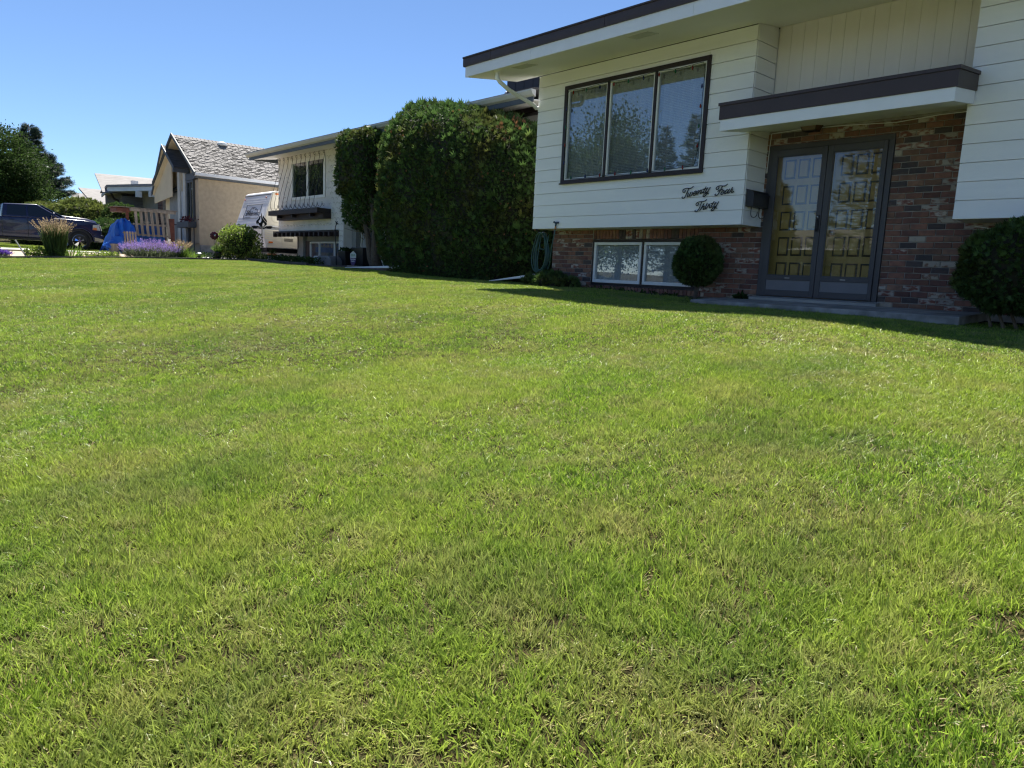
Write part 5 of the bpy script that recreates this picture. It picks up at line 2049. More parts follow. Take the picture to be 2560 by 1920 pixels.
def stone(c, s, mat, label, seed, grp=None):
    rr = random.Random(seed)
    m = MB()
    m.ball(c, 1, 10, sq=s)
    m.v = [(c[0] + (x - c[0]) * rr.uniform(.85, 1.12), c[1] + (y - c[1]) * rr.uniform(.85, 1.12), c[2] + (z - c[2]) * rr.uniform(.8, 1.15)) for x, y, z in m.v]
    o = m.build('rock', mat, smooth=False)
    return setp(o, label, 'rock', grp)


PALE = M('pale_rock', (0.60, 0.59, 0.57), 0.9, (0.42, 0.41, 0.40), 12.0, bump=.4)
stone((-24.25, 8.55, gz(-24.25, 8.55) + .03), (.09, .16, .06), PALE, 'flat white rock behind the edging left of the grass pot', 1)
stone((-24.1, 10.47, gz(-24.1, 10.47) + .03), (.04, .05, .04), PALE, 'small white pebble beside the pale globe', 2)

# ------------------------------------------------------------------ caravan in the gap
T = empty('travel_trailer', (-27.3, 14.5, 1.45), 'white travel trailer with sloped nose parked between two houses', 'travel trailer')
x0, x1 = -28.62, -26.2
side = [(11.42, 1.90), (11.22, 2.56), (11.22, 2.70), (11.66, 3.92), (11.78, 3.97), (18.0, 3.97), (18.0, 1.90)]
m = MB()
m.prism_x(side, x0 + .01, x1 - .012)
m.build('body', TRAILERW, T, bevel=.02)
m = MB()
for i in range(9):
    z0_ = 1.92 + i * .072
    m.box(x1 - .011, x1 - .001, 11.47 if z0_ < 2.2 else 11.36, 18, z0_, z0_ + .060)
m.build('lower_siding', TRAILERC, T, bevel=.004)
m = MB()
m.prism_x([(11.30, 2.72), (11.69, 3.90), (11.80, 3.94), (18.0, 3.94), (18.0, 2.72)], x1 - .0115, x1 - .002)
m.build('side_panel', TRAILERC, T)
m = MB()
m.prism_x([(11.215, 2.625), (11.215, 2.655), (18, 2.655), (18, 2.625)], x1 - .001, x1 + .004)
m.prism_x([(11.23, 2.585), (11.23, 2.60), (18, 2.60), (18, 2.585)], x1 - .001, x1 + .004)
m.box(x0, x1, 11.205, 11.217, 2.62, 2.65)
m.box(x0, x1, 11.208, 11.217, 2.57, 2.585)
m.build('stripe', TRAILERG, T)
fd = Vector((0, .44, 1.22)).normalized()
fn = Vector((0, -1.22, .44)).normalized()
def nose(u, w, off=.004):          # u across (0..1), w up the slope in metres
    p = Vector((x0 + .02 + u * (x1 - x0 - .04), 11.22, 2.70)) + fd * w + fn * off
    return p
m = MB()
for w in (.10, .22, .34, .86, .96, 1.06):
    m.loft([nose(.02, w, -.002), nose(.98, w, -.002), nose(.98, w + .012, -.002), nose(.02, w + .012, -.002)], [nose(.02, w, .008), nose(.98, w, .008), nose(.98, w + .012, .008), nose(.02, w + .012, .008)])
m.build('corrugation', TRAILERW, T)
m = MB()
m.loft([nose(.0, 1.20, 0), nose(1, 1.20, 0), nose(1, 1.235, 0), nose(.0, 1.235, 0)], [nose(.0, 1.20, .01), nose(1, 1.20, .01), nose(1, 1.235, .01), nose(.0, 1.235, .01)])
m.build('trim_line', TRAILERG, T)
# window cover outline
m = MB()
c4 = [(.22, .28), (.80, .28), (.80, .84), (.22, .84)]
m.tube([nose(u, w, .008) for u, w in c4] + [nose(.22, .28, .008)], .008, 4)
m.build('window_cover', TRAILERG, T)
m = MB()
NV = M('logo_navy', (0.03, 0.035, 0.06), 0.5)
mt = [(.36, .50), (.42, .66), (.47, .74), (.50, .66), (.53, .72), (.57, .68), (.60, .62), (.64, .66), (.68, .60), (.72, .54)]
m.tube([nose(u, w, .008) for u, w in mt], .010, 4)
m.tube([nose(.47, .74, .008), nose(.55, .74, .008), nose(.62, .68, .008), nose(.70, .62, .008)], .007, 4)
m.tube([nose(.24, .62, .008), nose(.29, .60, .008), nose(.36, .61, .008)], .018, 4)
m.tube([nose(.20, .42, .008), nose(.23, .33, .008), nose(.50, .34, .008)], .010, 4)
m.tube([nose(.27, .42, .008), nose(.34, .42, .008)], .010, 4)
m.tube([nose(.27, .52, .008), nose(.31, .46, .008)], .014, 4)
m.build('mountain_logo', NV, T)
ang = math.atan2(fd.z, fd.y)
text('Wilderness', .26, NV, nose(.53, .40, .008), (ang, 0, 0), 'lettering', T, .003, .35, .95)
m = MB()
m.prism_x([(11.43, 1.92), (11.33, 2.22), (11.36, 2.40), (11.43, 2.40)], x0 + .3, x1 - .25)
m.build('stone_guard', TRAILERG, T)
for u, w in ((.05, 1.08), (.86, 1.10)):
    m = MB()
    m.ball(nose(u, w, .01), .035, 8)
    m.build('marker_lamp', M('pink_lens', (0.55, 0.16, 0.12), 0.3), T, smooth=True)
for y, z in ((11.77, 3.86), (11.50, 2.10)):
    m = MB()
    m.box(x1 - .001, x1 + .025, y, y + .16, z - .03, z + .03)
    m.build('marker_lamp', AMBER, T, bevel=.01)
m = MB()
m.box(x1 - .001, x1 + .012, 12.02, 12.9, 1.92, 2.32)
m.build('hatch', TRAILERC, T, bevel=.01)
m = MB()
for i in range(6):
    m.box(x1 + .012, x1 + .016, 12.1, 12.45, 2.16 + i * .02, 2.17 + i * .02)
m.build('louvre', TRAILERG, T)
m = MB()
m.tube([(x1 + .006, 11.62, 3.34), (x1 + .006, 12.3, 3.34), (x1 + .006, 12.3, 2.84), (x1 + .006, 11.72, 2.84), (x1 + .006, 11.62, 2.95)], .007, 4, closed=True)
m.build('window', TRAILERC, T)
m = MB()
m.box(x0 + .15, x1 - .15, 11.5, 17.8, 1.76, 1.899)
m.tube([(x1 - .35, 11.6, 1.82), (-27.4, 10.6, 1.80)], .04, 5)
m.tube([(x0 + .35, 11.6, 1.82), (-27.4, 10.6, 1.80)], .04, 5)
m.build('chassis', BLACK, T)
for y in (14.4, 15.3):
    for xx in (x1 - .28, x0 + .06):
        m = MB()
        m.lathe([(.10, 0), (.16, .01), (.33, .01), (.345, .05), (.345, .17), (.33, .21), (.1, .21)], (xx, y, gz(xx, y) + .35), 20, 'x')
        m.build('wheel', TYRE, T, smooth=True)
m = MB()
for xx in (x0 + .3, x1 - .3):
    m.tube([(xx, 11.9, 1.8), (xx, 11.9, gz(xx, 11.9))], .03, 6)
m.build('jack', METAL, T)

# ------------------------------------------------------------------ tan stucco house with shake roof
H3 = empty('tan_stucco_house', (-34, 11, 1.45), 'tan stucco house with steep weathered shake roof and grey trim', 'house')
GF = [(-30.0, 10.34), (-34.6, 10.60)]
m = MB()
# side wall, gable front wall and the body behind
m.box(-30.02, -30.0, 10.34, 22, 1.93, 4.55)
m.box(-38.5, -30.021, 12.0, 22, 1.3, 4.5)
m.build('wall', TAN, H3)
m = MB()
m.box(-30.05, -29.97, 10.36, 22, 1.2, 1.93)
m.build('foundation', CONC2, H3)
m = MB()                       # gable front, cream
m.prism_y([(-30.03, 1.3), (-30.03, 4.5), (-32.3, 6.1), (-34.4, 4.65), (-34.4, 1.3)], 10.62, 10.70)
m.box(-34.9, -34.3, 10.60, 12, 1.3, 4.2)
m.build('front_wall', CREAM, H3)
m = MB()
m.box(-31.45, -30.06, 10.50, 10.615, 2.0, 4.5)
m.build('corner_panel', TAN, H3)
for a, b in ((-33.00, -32.72), (-32.30, -32.04), (-31.86, -31.78)):
    m = MB()
    m.box(a, b, 10.50, 10.61, 1.95, 5.0)
    m.build('post', LGREY if a < -32 else SLATE, H3)
m = MB()
m.frame_y(-31.72, -30.85, 2.95, 4.50, .07, 10.44, 10.50)
m.box(-31.33, -31.27, 10.45, 10.50, 3.02, 4.43)
WN = m.build('window', SLATE, H3)
for a, b in ((-31.65, -31.33), (-31.27, -30.92)):
    m = MB()
    m.box(a, b, 10.475, 10.48, 3.02, 4.43)
    m.build('pane', GLASS, WN)
m = MB()
m.box(-31.75, -30.82, 10.43, 10.50, 4.52, 4.78)
m.build('window_head', SLATE, H3)
m = MB()
m.box(-32.1, -30.75, 10.15, 10.48, 2.62, 2.86)
m.build('planter_box', SLATE, H3, bevel=.01)
m = MB()
m.tube([(-31.5, 10.42, 2.62), (-31.5, 10.42, 1.6)], .03, 6)
m.tube([(-30.85, 10.42, 4.5), (-30.85, 10.42, 1.5)], .025, 6)
m.build('downspout', SLATE, H3)
r = np.random.default_rng(91)
P = np.array([[-31.3, 10.3, 2.9]]) + r.normal(0, 1, (120, 3)) * [.35, .08, .06]
leaves('planter_flowers', [scatter(P, np.tile([[0, 0, 1.]], (120, 1)), .09, LEAF, .8, r)], [M('dark_red_flowers', (0.12, 0.02, 0.025), 0.7)], H3)
# door, garage door with boards
m = MB()
m.box(-32.70, -32.32, 10.56, 10.61, 2.0, 4.15)
m.build('entry_door', M('pale_blue_door', (0.42, 0.46, 0.50), 0.5), H3)
GB = MB()
GB.box(-34.3, -33.02, 10.60, 10.618, 1.9, 4.22)
gd = GB.build('board_wall', SLATE, H3)
for i in range(8):
    m = MB()
    x = -34.28 + i * .157
    m.box(x, x + .147, 10.575, 10.598, 1.9, 4.15)
    m.build('cladding_board', M('blue_grey_boards', (0.24, 0.26, 0.27), 0.7, (0.20, 0.22, 0.23), 4), gd)
m = MB()
m.prism_y([(-34.3, 4.16), (-33.0, 4.30), (-33.0, 4.42), (-34.3, 4.26)], 10.54, 10.60)
m.build('lintel', SLATE, H3)
# roofs
e0, e1 = Vector((-29.75, 10.10, 4.66)), Vector((-32.30, 10.16, 6.32))
m = MB()
def slope3(y0, y1, th=.05, dz=0):
    return [(-29.72, y0, 4.63 + dz), (-32.30, y0, 6.32 + dz), (-32.30, y1, 6.32 + dz), (-29.72, y1, 4.63 + dz)]
m.loft(slope3(10.12, 21.6, dz=-.06), slope3(10.12, 21.6))
m.loft([(-32.301, 10.12, 6.26), (-34.95, 10.12, 4.52), (-34.95, 21.6, 4.52), (-32.301, 21.6, 6.26)], [(-32.301, 10.12, 6.32), (-34.95, 10.12, 4.58), (-34.95, 21.6, 4.58), (-32.301, 21.6, 6.32)])
RF = m.build('roof', SHAKE2, H3)
sl = Vector((-2.58, 0, 1.69))
SLEN = sl.length
sd = sl.normalized()
sn = Vector((1.69, 0, 2.58)).normalized()
shakes = []
rr = random.Random(44)
SV = {}
def shake_mesh(w, var, mi):
    k = (w, var, mi)
    if k not in SV:
        q = random.Random(hash(k) & 0xfff)
        m = MB()
        L_ = .22
        t0 = .020 + .022 * q.random()
        a = [Vector((0, -w / 2, 0)), Vector((0, w / 2, 0))]
        v = []
        for yy in (-w / 2 + .004, w / 2 - .004):
            v += [Vector((0, yy, 0)) + sn * (t0 + q.uniform(-.003, .003)), Vector((0, yy, 0)), Vector((0, yy, 0)) + sd * L_ + sn * .002]
        m.add(v, [(0, 1, 4, 3), (0, 3, 5, 2), (0, 2, 1), (3, 4, 5)])
        me = m.mesh('shingle')
        me.materials.append([SHAKE, SHAKE2][mi])
        SV[k] = me
    return SV[k]
nrow = int(SLEN / .13)
for k in range(nrow):
    y = 10.13 + rr.random() * .1
    while y < 15.5:
        w = rr.choice([.12, .16, .21])
        p = Vector((-29.72, 0, 4.635)) + sd * (k * .13 + rr.uniform(-.012, .012)) + Vector((0, y + w / 2, 0))
        patch = math.sin(y * 1.7 + k * .35) * math.sin(k * .5 + y * .6)
        mi = 1 if rr.random() < (.5 if patch > .80 else .10) else 0
        if y < 15.5:
            shakes.append((p, w, rr.randint(0, 3), mi))
        y += w + .010
shakes.sort(key=lambda s: s[0].y * .7 - s[0].z * .3)
rs = MB()
for i, (p, w, var, mi) in enumerate(shakes):
    me = shake_mesh(w, var, mi)
    if i < 300:
        o = bpy.data.objects.new('shingle', me)
        o.parent = RF
        o.location = p
        COL.objects.link(o)
    else:
        rs.add([tuple(v.co + p) for v in me.vertices], [tuple(f.vertices) for f in me.polygons], mi)
o = rs.build('shingles', [SHAKE, SHAKE2], RF)
o['kind'] = 'stuff'
m = MB()
for k in range(36):
    y = 10.12 + k * .16
    m.loft([(-32.12, y, 6.245), (-32.30, y, 6.375), (-32.48, y, 6.245)], [(-32.12, y + .15, 6.235), (-32.30, y + .15, 6.36), (-32.48, y + .15, 6.235)])
m.build('ridge_cap', SHAKE, RF)
m = MB()
m.loft([(-29.66, 10.07, 4.56), (-32.30, 10.07, 6.29), (-32.30, 10.07, 6.42), (-29.66, 10.07, 4.69)], [(-29.66, 10.12, 4.56), (-32.30, 10.12, 6.29), (-32.30, 10.12, 6.42), (-29.66, 10.12, 4.69)])
m.loft([(-32.301, 10.07, 6.29), (-34.98, 10.07, 4.50), (-34.98, 10.07, 4.63), (-32.301, 10.07, 6.42)], [(-32.301, 10.12, 6.29), (-34.98, 10.12, 4.50), (-34.98, 10.12, 4.63), (-32.301, 10.12, 6.42)])
m.build('rake_board', M('pale_grey_rake', (0.075, 0.088, 0.095), 0.7, (0.06, 0.07, 0.075), 4), H3)
m = MB()
m.box(-29.74, -29.60, 10.10, 21.6, 4.56, 4.67)
m.build('gutter', VINYL, H3)
m = MB()
m.box(-29.98, -29.75, 10.14, 21.6, 4.49, 4.56)
m.build('soffit', SLATE, H3)
m = MB()
m.lathe([(.16, 0), (.20, .03), (.20, .09), (.10, .15), (.02, .16)], (-32.06, 12.06, 6.17), 16)
m.build('roof_vent', VINYL, H3, smooth=True)
# smaller prow gable in front
m = MB()
pk = Vector((-33.07, 9.95, 5.99))
m.loft([(-33.07, 9.95, 5.93), (-31.74, 9.98, 4.96), (-31.74, 10.6, 4.96), (-33.07, 10.6, 5.93)], [(-33.07, 9.95, 5.99), (-31.74, 9.98, 5.03), (-31.74, 10.6, 5.03), (-33.07, 10.6, 5.99)])
m.loft([(-33.075, 9.95, 5.93), (-35.6, 10.25, 4.14), (-35.6, 12.0, 4.14), (-33.075, 12.0, 5.93)], [(-33.075, 9.95, 5.99), (-35.6, 10.25, 4.20), (-35.6, 12.0, 4.20), (-33.075, 12.0, 5.99)])
m.build('porch_roof', SHINGLED, H3)
m = MB()
m.box(-31.86, -31.70, 9.96, 10.56, 4.83, 4.955)
m.build('porch_gutter', SLATE, H3)
m = MB()
m.loft([(-33.07, 9.96, 5.925), (-31.78, 9.99, 4.955), (-31.78, 10.615, 4.955), (-33.07, 10.615, 5.925)], [(-33.07, 9.96, 5.90), (-31.78, 9.99, 4.93), (-31.78, 10.615, 4.93), (-33.07, 10.615, 5.90)])
m.loft([(-33.07, 9.96, 5.925), (-35.55, 10.26, 4.135), (-35.55, 11.9, 4.135), (-33.07, 11.9, 5.925)], [(-33.07, 9.96, 5.90), (-35.55, 10.26, 4.11), (-35.55, 11.9, 4.11), (-33.07, 11.9, 5.90)])
m.loft([(-32.32, 10.13, 6.255), (-34.93, 10.13, 4.50), (-34.93, 10.61, 4.50), (-32.32, 10.61, 6.255)], [(-32.32, 10.13, 6.235), (-34.93, 10.13, 4.48), (-34.93, 10.61, 4.48), (-32.32, 10.61, 6.235)])
m.prism_y([(-33.05, 5.85), (-35.45, 4.12), (-35.45, 3.75), (-33.05, 3.95)], 10.30, 10.34)
m.build('porch_soffit', CREAM, H3)
m = MB()
m.loft([(-33.07, 9.92, 5.89), (-35.64, 10.22, 4.08), (-35.64, 10.22, 4.24), (-33.07, 9.92, 6.03)], [(-33.07, 9.95, 5.89), (-35.64, 10.25, 4.08), (-35.64, 10.25, 4.24), (-33.07, 9.95, 6.03)])
m.loft([(-33.069, 9.92, 5.89), (-31.70, 9.95, 4.90), (-31.70, 9.95, 5.06), (-33.069, 9.92, 6.03)], [(-33.069, 9.95, 5.89), (-31.70, 9.98, 4.90), (-31.70, 9.98, 5.06), (-33.069, 9.95, 6.03)])
m.build('rake_board', SLATE, H3)
m = MB()
for y in np.linspace(8.9, 10.4, 8):
    m.tube([(-32.3, y, 2.05), (-32.3, y, 2.75)], .012, 5)
m.tube([(-32.3, 8.85, 2.75), (-32.3, 10.45, 2.75)], .018, 5)
m.build('railing', IRON, H3)
m = MB()
m.box(-33.0, -31.9, 9.0, 10.5, 1.2, 2.0)
m.box(-33.0, -31.9, 8.6, 8.999, 1.2, 1.75)
m.build('steps', CONC2, H3)
m = MB()
m.prism_y([(-31.85, 1.7), (-31.45, 1.7), (-31.5, 2.3), (-31.6, 2.32)], 9.5, 9.52)
o = m.build('red_cover', M('red_cloth', (0.30, 0.04, 0.02), 0.7))
setp(o, 'folded red cover standing beside the steps of the tan house', 'cover')

# ------------------------------------------------------------------ pallet shelter and tarpaulin
S = empty('pallet_shelter', (-29.4, 8.2, 1.45), 'rough shelter of weathered upright pallet slats under a board roof', 'shed')
xs = -29.4
k = 29.4 / 28
def yy(v): return v * k
def zz_(v): return EYE + (v - EYE) * k
zb_, zt_ = zz_(2.08), zz_(2.90)
for i in range(7):
    m = MB()
    a = yy(7.47) + i * (yy(8.52) - yy(7.47)) / 6
    lean = .02 + .012 * i
    m.loft([(xs, a + .03, zb_), (xs + .02, a + .03, zb_), (xs + .02, a + .125, zb_), (xs, a + .125, zb_)], [(xs, a - .02 - lean * .3, zt_ + .02), (xs + .02, a - .02 - lean * .3, zt_ + .02), (xs + .02, a + .08 - lean * .3, zt_ + .02), (xs, a + .08 - lean * .3, zt_ + .02)])
    m.build('slat', OLDWOOD, S)
for zq in (zb_ + .02, (zb_ + zt_) / 2 - .03):
    m = MB()
    m.box(xs - .08, xs - .001, yy(7.40), yy(8.60), zq, zq + .06)
    m.build('rail', OLDWOOD, S)
m = MB()
m.loft([(xs + .03, yy(7.30), zt_ + .02), (xs + .06, yy(7.30), zt_ + .02), (xs + .06, yy(7.30), zt_ + .12), (xs + .03, yy(7.30), zt_ + .12)], [(xs + .03, yy(8.82), zt_ + .02), (xs + .06, yy(8.82), zt_ + .02), (xs + .06, yy(8.82), zt_ + .12), (xs + .03, yy(8.82), zt_ + .12)])
m.build('fascia_board', OLDWOOD, S)
for i in range(4):
    m = MB()
    m.box(xs - .9 + i * .24, xs - .9 + i * .24 + .225, yy(6.85), yy(8.88), zt_ + .125 + .006 * (i % 2), zt_ + .15 + .006 * (i % 2))
    m.build('roof_board', REDWOOD if i < 3 else OLDWOOD, S)
m = MB()
m.box(xs - .88, xs + .02, yy(6.9), yy(7.35), zt_ - .02, zt_ + .10)
m.build('cross_beam', REDWOOD, S)
for y in (yy(7.2), yy(8.62), yy(8.70)):
    m = MB()
    m.box(xs - .10, xs - .01, y, y + .09, 1.35, zt_ + (.1 if y < 8.9 else -.15))
    m.build('post', REDWOOD, S)
m = MB()
m.box(xs - .85, xs - .12, yy(7.35), yy(8.5), 1.4, 1.9)
m.build('board_stack', REDWOOD, S)
m = MB()
m.box(xs - .06, xs + .02, yy(7.3), yy(8.6), 1.72, 1.90)
m.build('base_board', OLDWOOD, S)
# draped tarp
def tarp_mesh(name, fn, nu, nv, label, mat=TARP):
    vs, fs = [], []
    for i in range(nu + 1):
        for j in range(nv + 1):
            vs.append(fn(i / nu, j / nv))
    for i in range(nu):
        for j in range(nv):
            a = i * (nv + 1) + j
            fs.append((a, a + 1, a + nv + 2, a + nv + 1))
    m = MB()
    m.add(vs, fs)
    o = m.build(name, mat, smooth=False)
    sm = o.modifiers.new('cloth', 'SOLIDIFY')
    sm.thickness = .006
    return setp(o, label, 'tarpaulin')


def tarp1(u, v):
    # a bulky heap: u along y (left to right), v from front foot over the top to the back
    y = 6.98 + u * .86
    prof = [(0.0, .10), (.10, .60), (.28, 1.08), (.5, 1.20), (.75, 1.18), (.9, 1.08), (1.0, .85)]
    h = float(np.interp(u, [p[0] for p in prof], [p[1] for p in prof]))
    a = v * math.pi
    x = -29.55 + .50 * math.cos(a) * (1 + .06 * math.sin(u * 17 + v * 5))
    z = 1.50 + h * (math.sin(a) ** .55 if 0 < v < 1 else 0) + .025 * math.sin(u * 23 + v * 9) + .02 * math.sin(u * 41 - v * 14)
    return (x + .05 * math.sin(u * 31), y + .03 * math.sin(v * 11 + u * 7) - .18 * (1 - math.sin(a)) * (u < .3), z)


tarp_mesh('tarpaulin', tarp1, 34, 26, 'blue tarpaulin draped over a tall heap left of the pallet shelter')
def tarp2(u, v):
    y = 6.72 + u * 1.25
    h = float(np.interp(u, [0, .12, .3, .5, .7, 1], [.10, .22, .40, .55, .58, .40]))
    a = v * math.pi
    return (-29.05 + .22 * math.cos(a) + .04 * math.sin(u * 19), y + .03 * math.sin(v * 9), 1.60 + h * (math.sin(a) ** .6 if 0 < v < 1 else 0) + .03 * math.sin(u * 27 + v * 12))
tarp_mesh('tarpaulin', tarp2, 30, 14, 'crumpled lower fold of blue tarpaulin spilling behind the small pallet')
def tarp3(u, v):
    return (-29.62 - .1 * v + .02 * math.sin(u * 30), 7.75 + u * 1.2, 1.75 + v * .78 + .02 * math.sin(u * 17 + v * 8))
tarp_mesh('tarpaulin', tarp3, 18, 8, 'blue sheeting hung behind the upright pallet slats')
t = empty('small_pallet', (-29.0, 7.35, 1.5), 'small upright grey pallet leaning on the blue tarpaulin', 'pallet')
for i in range(5):
    m = MB()
    a = 7.30 + i * .088
    m.loft([(-28.8, a + .02, 1.78), (-28.78, a + .02, 1.78), (-28.78, a + .075, 1.78), (-28.8, a + .075, 1.78)], [(-28.8, a, 2.24), (-28.78, a, 2.24), (-28.78, a + .055, 2.24), (-28.8, a + .055, 2.24)])
    m.build('slat', OLDWOOD, t)
m = MB()
m.box(-28.83, -28.801, 7.28, 7.72, 1.82, 1.87)
m.box(-28.83, -28.801, 7.28, 7.72, 2.16, 2.20)
m.build('rail', OLDWOOD, t)
m = MB()
m.lathe([(.14, 0), (.16, .02), (.15, .35), (.13, .36)], (-28.9, 7.0, gz(-28.9, 7.0)), 14)
o = m.build('log_stump', OLDWOOD)
setp(o, 'grey round stump under the left edge of the blue tarpaulin', 'stump')
m = MB()
m.loft(ring4(-27.2, 8.35, .03, .03, 1.3), ring4(-27.2, 8.35, .03, .03, 2.02))
m.box(-27.24, -27.16, 8.27, 8.43, 1.88, 1.93)
o = m.build('marker_post', VINYL)
setp(o, 'short white wooden post behind the brown seed heads', 'post')

# ------------------------------------------------------------------ pickup trucks
def truck(name, T_, paint, label, rot=0.0):
    """T_(u, w, z): u forward from the front hub, w across from the near side, z above ground"""
    root = empty(name, T_(-1.6, 1.0, 0), label, 'pickup truck')

    def P(l):
        return [T_(*q) for q in l]

    def part(mb, nm, mat, **kw):
        return mb.build(nm, mat, root, **kw)
    W = 2.0
    arch = lambda cu, rr_: [(cu + rr_ * math.cos(a), .42 + rr_ * math.sin(a)) for a in [math.pi * (k / 10) for k in range(11)]]
    prof = [(-4.78, .60), (-4.80, 1.20), (-2.70, 1.23), (-1.2, 1.27), (-.55, 1.30), (.2, 1.29), (.62, 1.23), (.80, 1.08), (.86, .80), (.80, .66), (.60, .62)]
    prof += [(x, z) for x, z in arch(0, .53)][0:11]
    prof += [(-.62, .44), (-2.9, .44)]
    prof += [(x, z) for x, z in arch(-3.57, .53)]
    prof += [(-4.2, .52)]
    m = MB()
    m.loft(P([(u, .0 + .02, z) for u, z in prof]), P([(u, W - .02, z) for u, z in prof]))
    body = part(m, 'body', paint, bevel=.045, seg=3, smooth=True)
    m = MB()      # bulging arch lips
    for cu in (0, -3.57):
        for w in (-.015, W + .015):
            m.tube(P([(x, w, z) for x, z in arch(cu, .545)]), .035, 6)
    part(m, 'wheel_arch', paint, smooth=True)
    m = MB()      # bonnet
    lo = [(-.60, .16, 1.26), (.74, .20, 1.10), (.74, W - .20, 1.10), (-.60, W - .16, 1.26)]
    hi = [(-.62, .26, 1.45), (.35, .30, 1.40), (.70, .34, 1.30), (.70, W - .34, 1.30), (.35, W - .30, 1.40), (-.62, W - .26, 1.45)]
    lo6 = [(-.60, .10, 1.24), (.35, .14, 1.22), (.78, .20, 1.08), (.78, W - .20, 1.08), (.35, W - .14, 1.22), (-.60, W - .10, 1.24)]
    m.loft(P(lo6), P(hi))
    part(m, 'bonnet', paint, bevel=.04, seg=3, smooth=True)
    m = MB()      # cab: roof and pillars as one shell
    b = [(-2.68, .06, 1.22), (-.52, .06, 1.26), (-.42, .5, 1.27), (-.42, W - .5, 1.27), (-.52, W - .06, 1.26), (-2.68, W - .06, 1.22)]
    c = [(-2.60, .20, 1.76), (-1.46, .22, 1.82), (-1.38, .55, 1.83), (-1.38, W - .55, 1.83), (-1.46, W - .22, 1.82), (-2.60, W - .20, 1.76)]
    m.loft(P(b), P(c))
    cab = part(m, 'cab', paint, bevel=.05, seg=3, smooth=True)
    m = MB()

    def sw(z):
        return .06 + (z - 1.24) / .55 * .14

    def glass(poly, side):
        vs = [(u, (sw(z) - .006) if side == 0 else (W - sw(z) + .006), z) for u, z in poly]
        vs2 = [(u, w + (.004 if side == 0 else -.004), z) for u, w, z in vs]
        m_ = MB()
        m_.loft(P(vs2), P(vs))
        return part(m_, 'side_window', CARGLASS)
    for s in (0, 1):
        glass([(-2.52, 1.32), (-1.86, 1.32), (-1.86, 1.73), (-2.46, 1.71)], s)
        glass([(-1.78, 1.32), (-.80, 1.34), (-1.40, 1.74), (-1.78, 1.74)], s)
    m = MB()
    m.loft(P([(-.52, .22, 1.37), (-.50, W - .22, 1.37), (-1.30, W - .30, 1.79), (-1.30, .30, 1.79)]), P([(-.49, .22, 1.38), (-.47, W - .22, 1.38), (-1.27, W - .30, 1.80), (-1.27, .30, 1.80)]))
    part(m, 'windscreen', M('sky_windscreen', (0.10, 0.14, 0.17), 0.08, spec=1.0))
    m = MB()
    for w in (-.003, W - .001):
        for u in (-2.70, -1.83, -.70):
            m.loft(P([(u, w, .50), (u + .012, w, .50), (u + .012, w, 1.22), (u, w, 1.22)]), P([(u, w + .006, .50), (u + .012, w + .006, .50), (u + .012, w + .006, 1.22), (u, w + .006, 1.22)]))
    part(m, 'door_seam', BLACK)
    m = MB()
    for u in (-2.45, -1.68):
        m.tube(P([(u, -.02, 1.14), (u + .16, -.02, 1.14)]), .014, 5)
    part(m, 'door_handle', paint)
    for s in (-1, 1):
        m = MB()
        wv = -.13 if s < 0 else W + .13
        m.loft(P([(-.98, wv - .10, 1.34), (-.86, wv - .10, 1.34), (-.86, wv + .10, 1.34), (-.98, wv + .10, 1.34)]), P([(-1.0, wv - .08, 1.50), (-.90, wv - .08, 1.50), (-.90, wv + .08, 1.50), (-1.0, wv + .08, 1.50)]))
        part(m, 'mirror', paint, bevel=.03, seg=3, smooth=True)
    m = MB()
    m.loft(P([(.86, .36, .74), (.86, W - .36, .74), (.80, W - .36, 1.20), (.80, .36, 1.20)]), P([(.90, .36, .74), (.90, W - .36, .74), (.84, W - .36, 1.20), (.84, .36, 1.20)]))
    part(m, 'grille', CHROME, bevel=.02)
    for s in (0, 1):
        m = MB()
        f = (lambda w: w) if s == 0 else (lambda w: W - w)
        q = [(.50, f(-.012), .93), (.78, f(.0), .90), (.88, f(.12), .90), (.88, f(.34), .90)]
        t_ = [(.52, f(.0), 1.13), (.74, f(.02), 1.13), (.84, f(.14), 1.11), (.84, f(.34), 1.11)]
        inner = [(.5, f(.3), .93), (.52, f(.3), 1.13)]
        m.add(P(q + t_ + [(.5, f(.34), .92), (.5, f(.34), 1.12)]), [(0, 1, 5, 4), (1, 2, 6, 5), (2, 3, 7, 6), (4, 5, 6, 7, 9), (0, 8, 3, 2, 1), (3, 8, 9, 7), (0, 4, 9, 8)])
        hl = part(m, 'headlight', LENS)
        m = MB()
        m.loft(P([(.50, f(-.014), .92), (.66, f(-.010), .91), (.66, f(.05), .91), (.50, f(.05), .92)]), P([(.52, f(-.004), 1.02), (.66, f(.0), 1.00), (.66, f(.05), 1.00), (.52, f(.05), 1.02)]))
        part(m, 'turn_signal', AMBER)
    m = MB()
    f6 = [(.58, .0), (.88, .02), (.98, .25), (1.0, W - .25), (.88, W - .02), (.58, W)]
    m.loft(P([(u - .05, w, .42) for u, w in f6] + [(.5, W - .1, .42), (.5, .1, .42)]), P([(u, w, .72) for u, w in f6] + [(.5, W - .1, .72), (.5, .1, .72)]))
    part(m, 'bumper', paint, bevel=.05, seg=3, smooth=True)
    m = MB()
    m.loft(P([(.56, -.012, .46), (.83, .0, .43), (.96, .22, .43), (.96, .6, .43), (.56, .6, .46)]), P([(.50, -.012, .62), (.84, .0, .55), (.975, .22, .52), (.975, .6, .52), (.50, .6, .62)]))
    part(m, 'valance', M('tan_valance', (0.40, 0.34, 0.25), 0.35, coat=.5))
    m = MB()
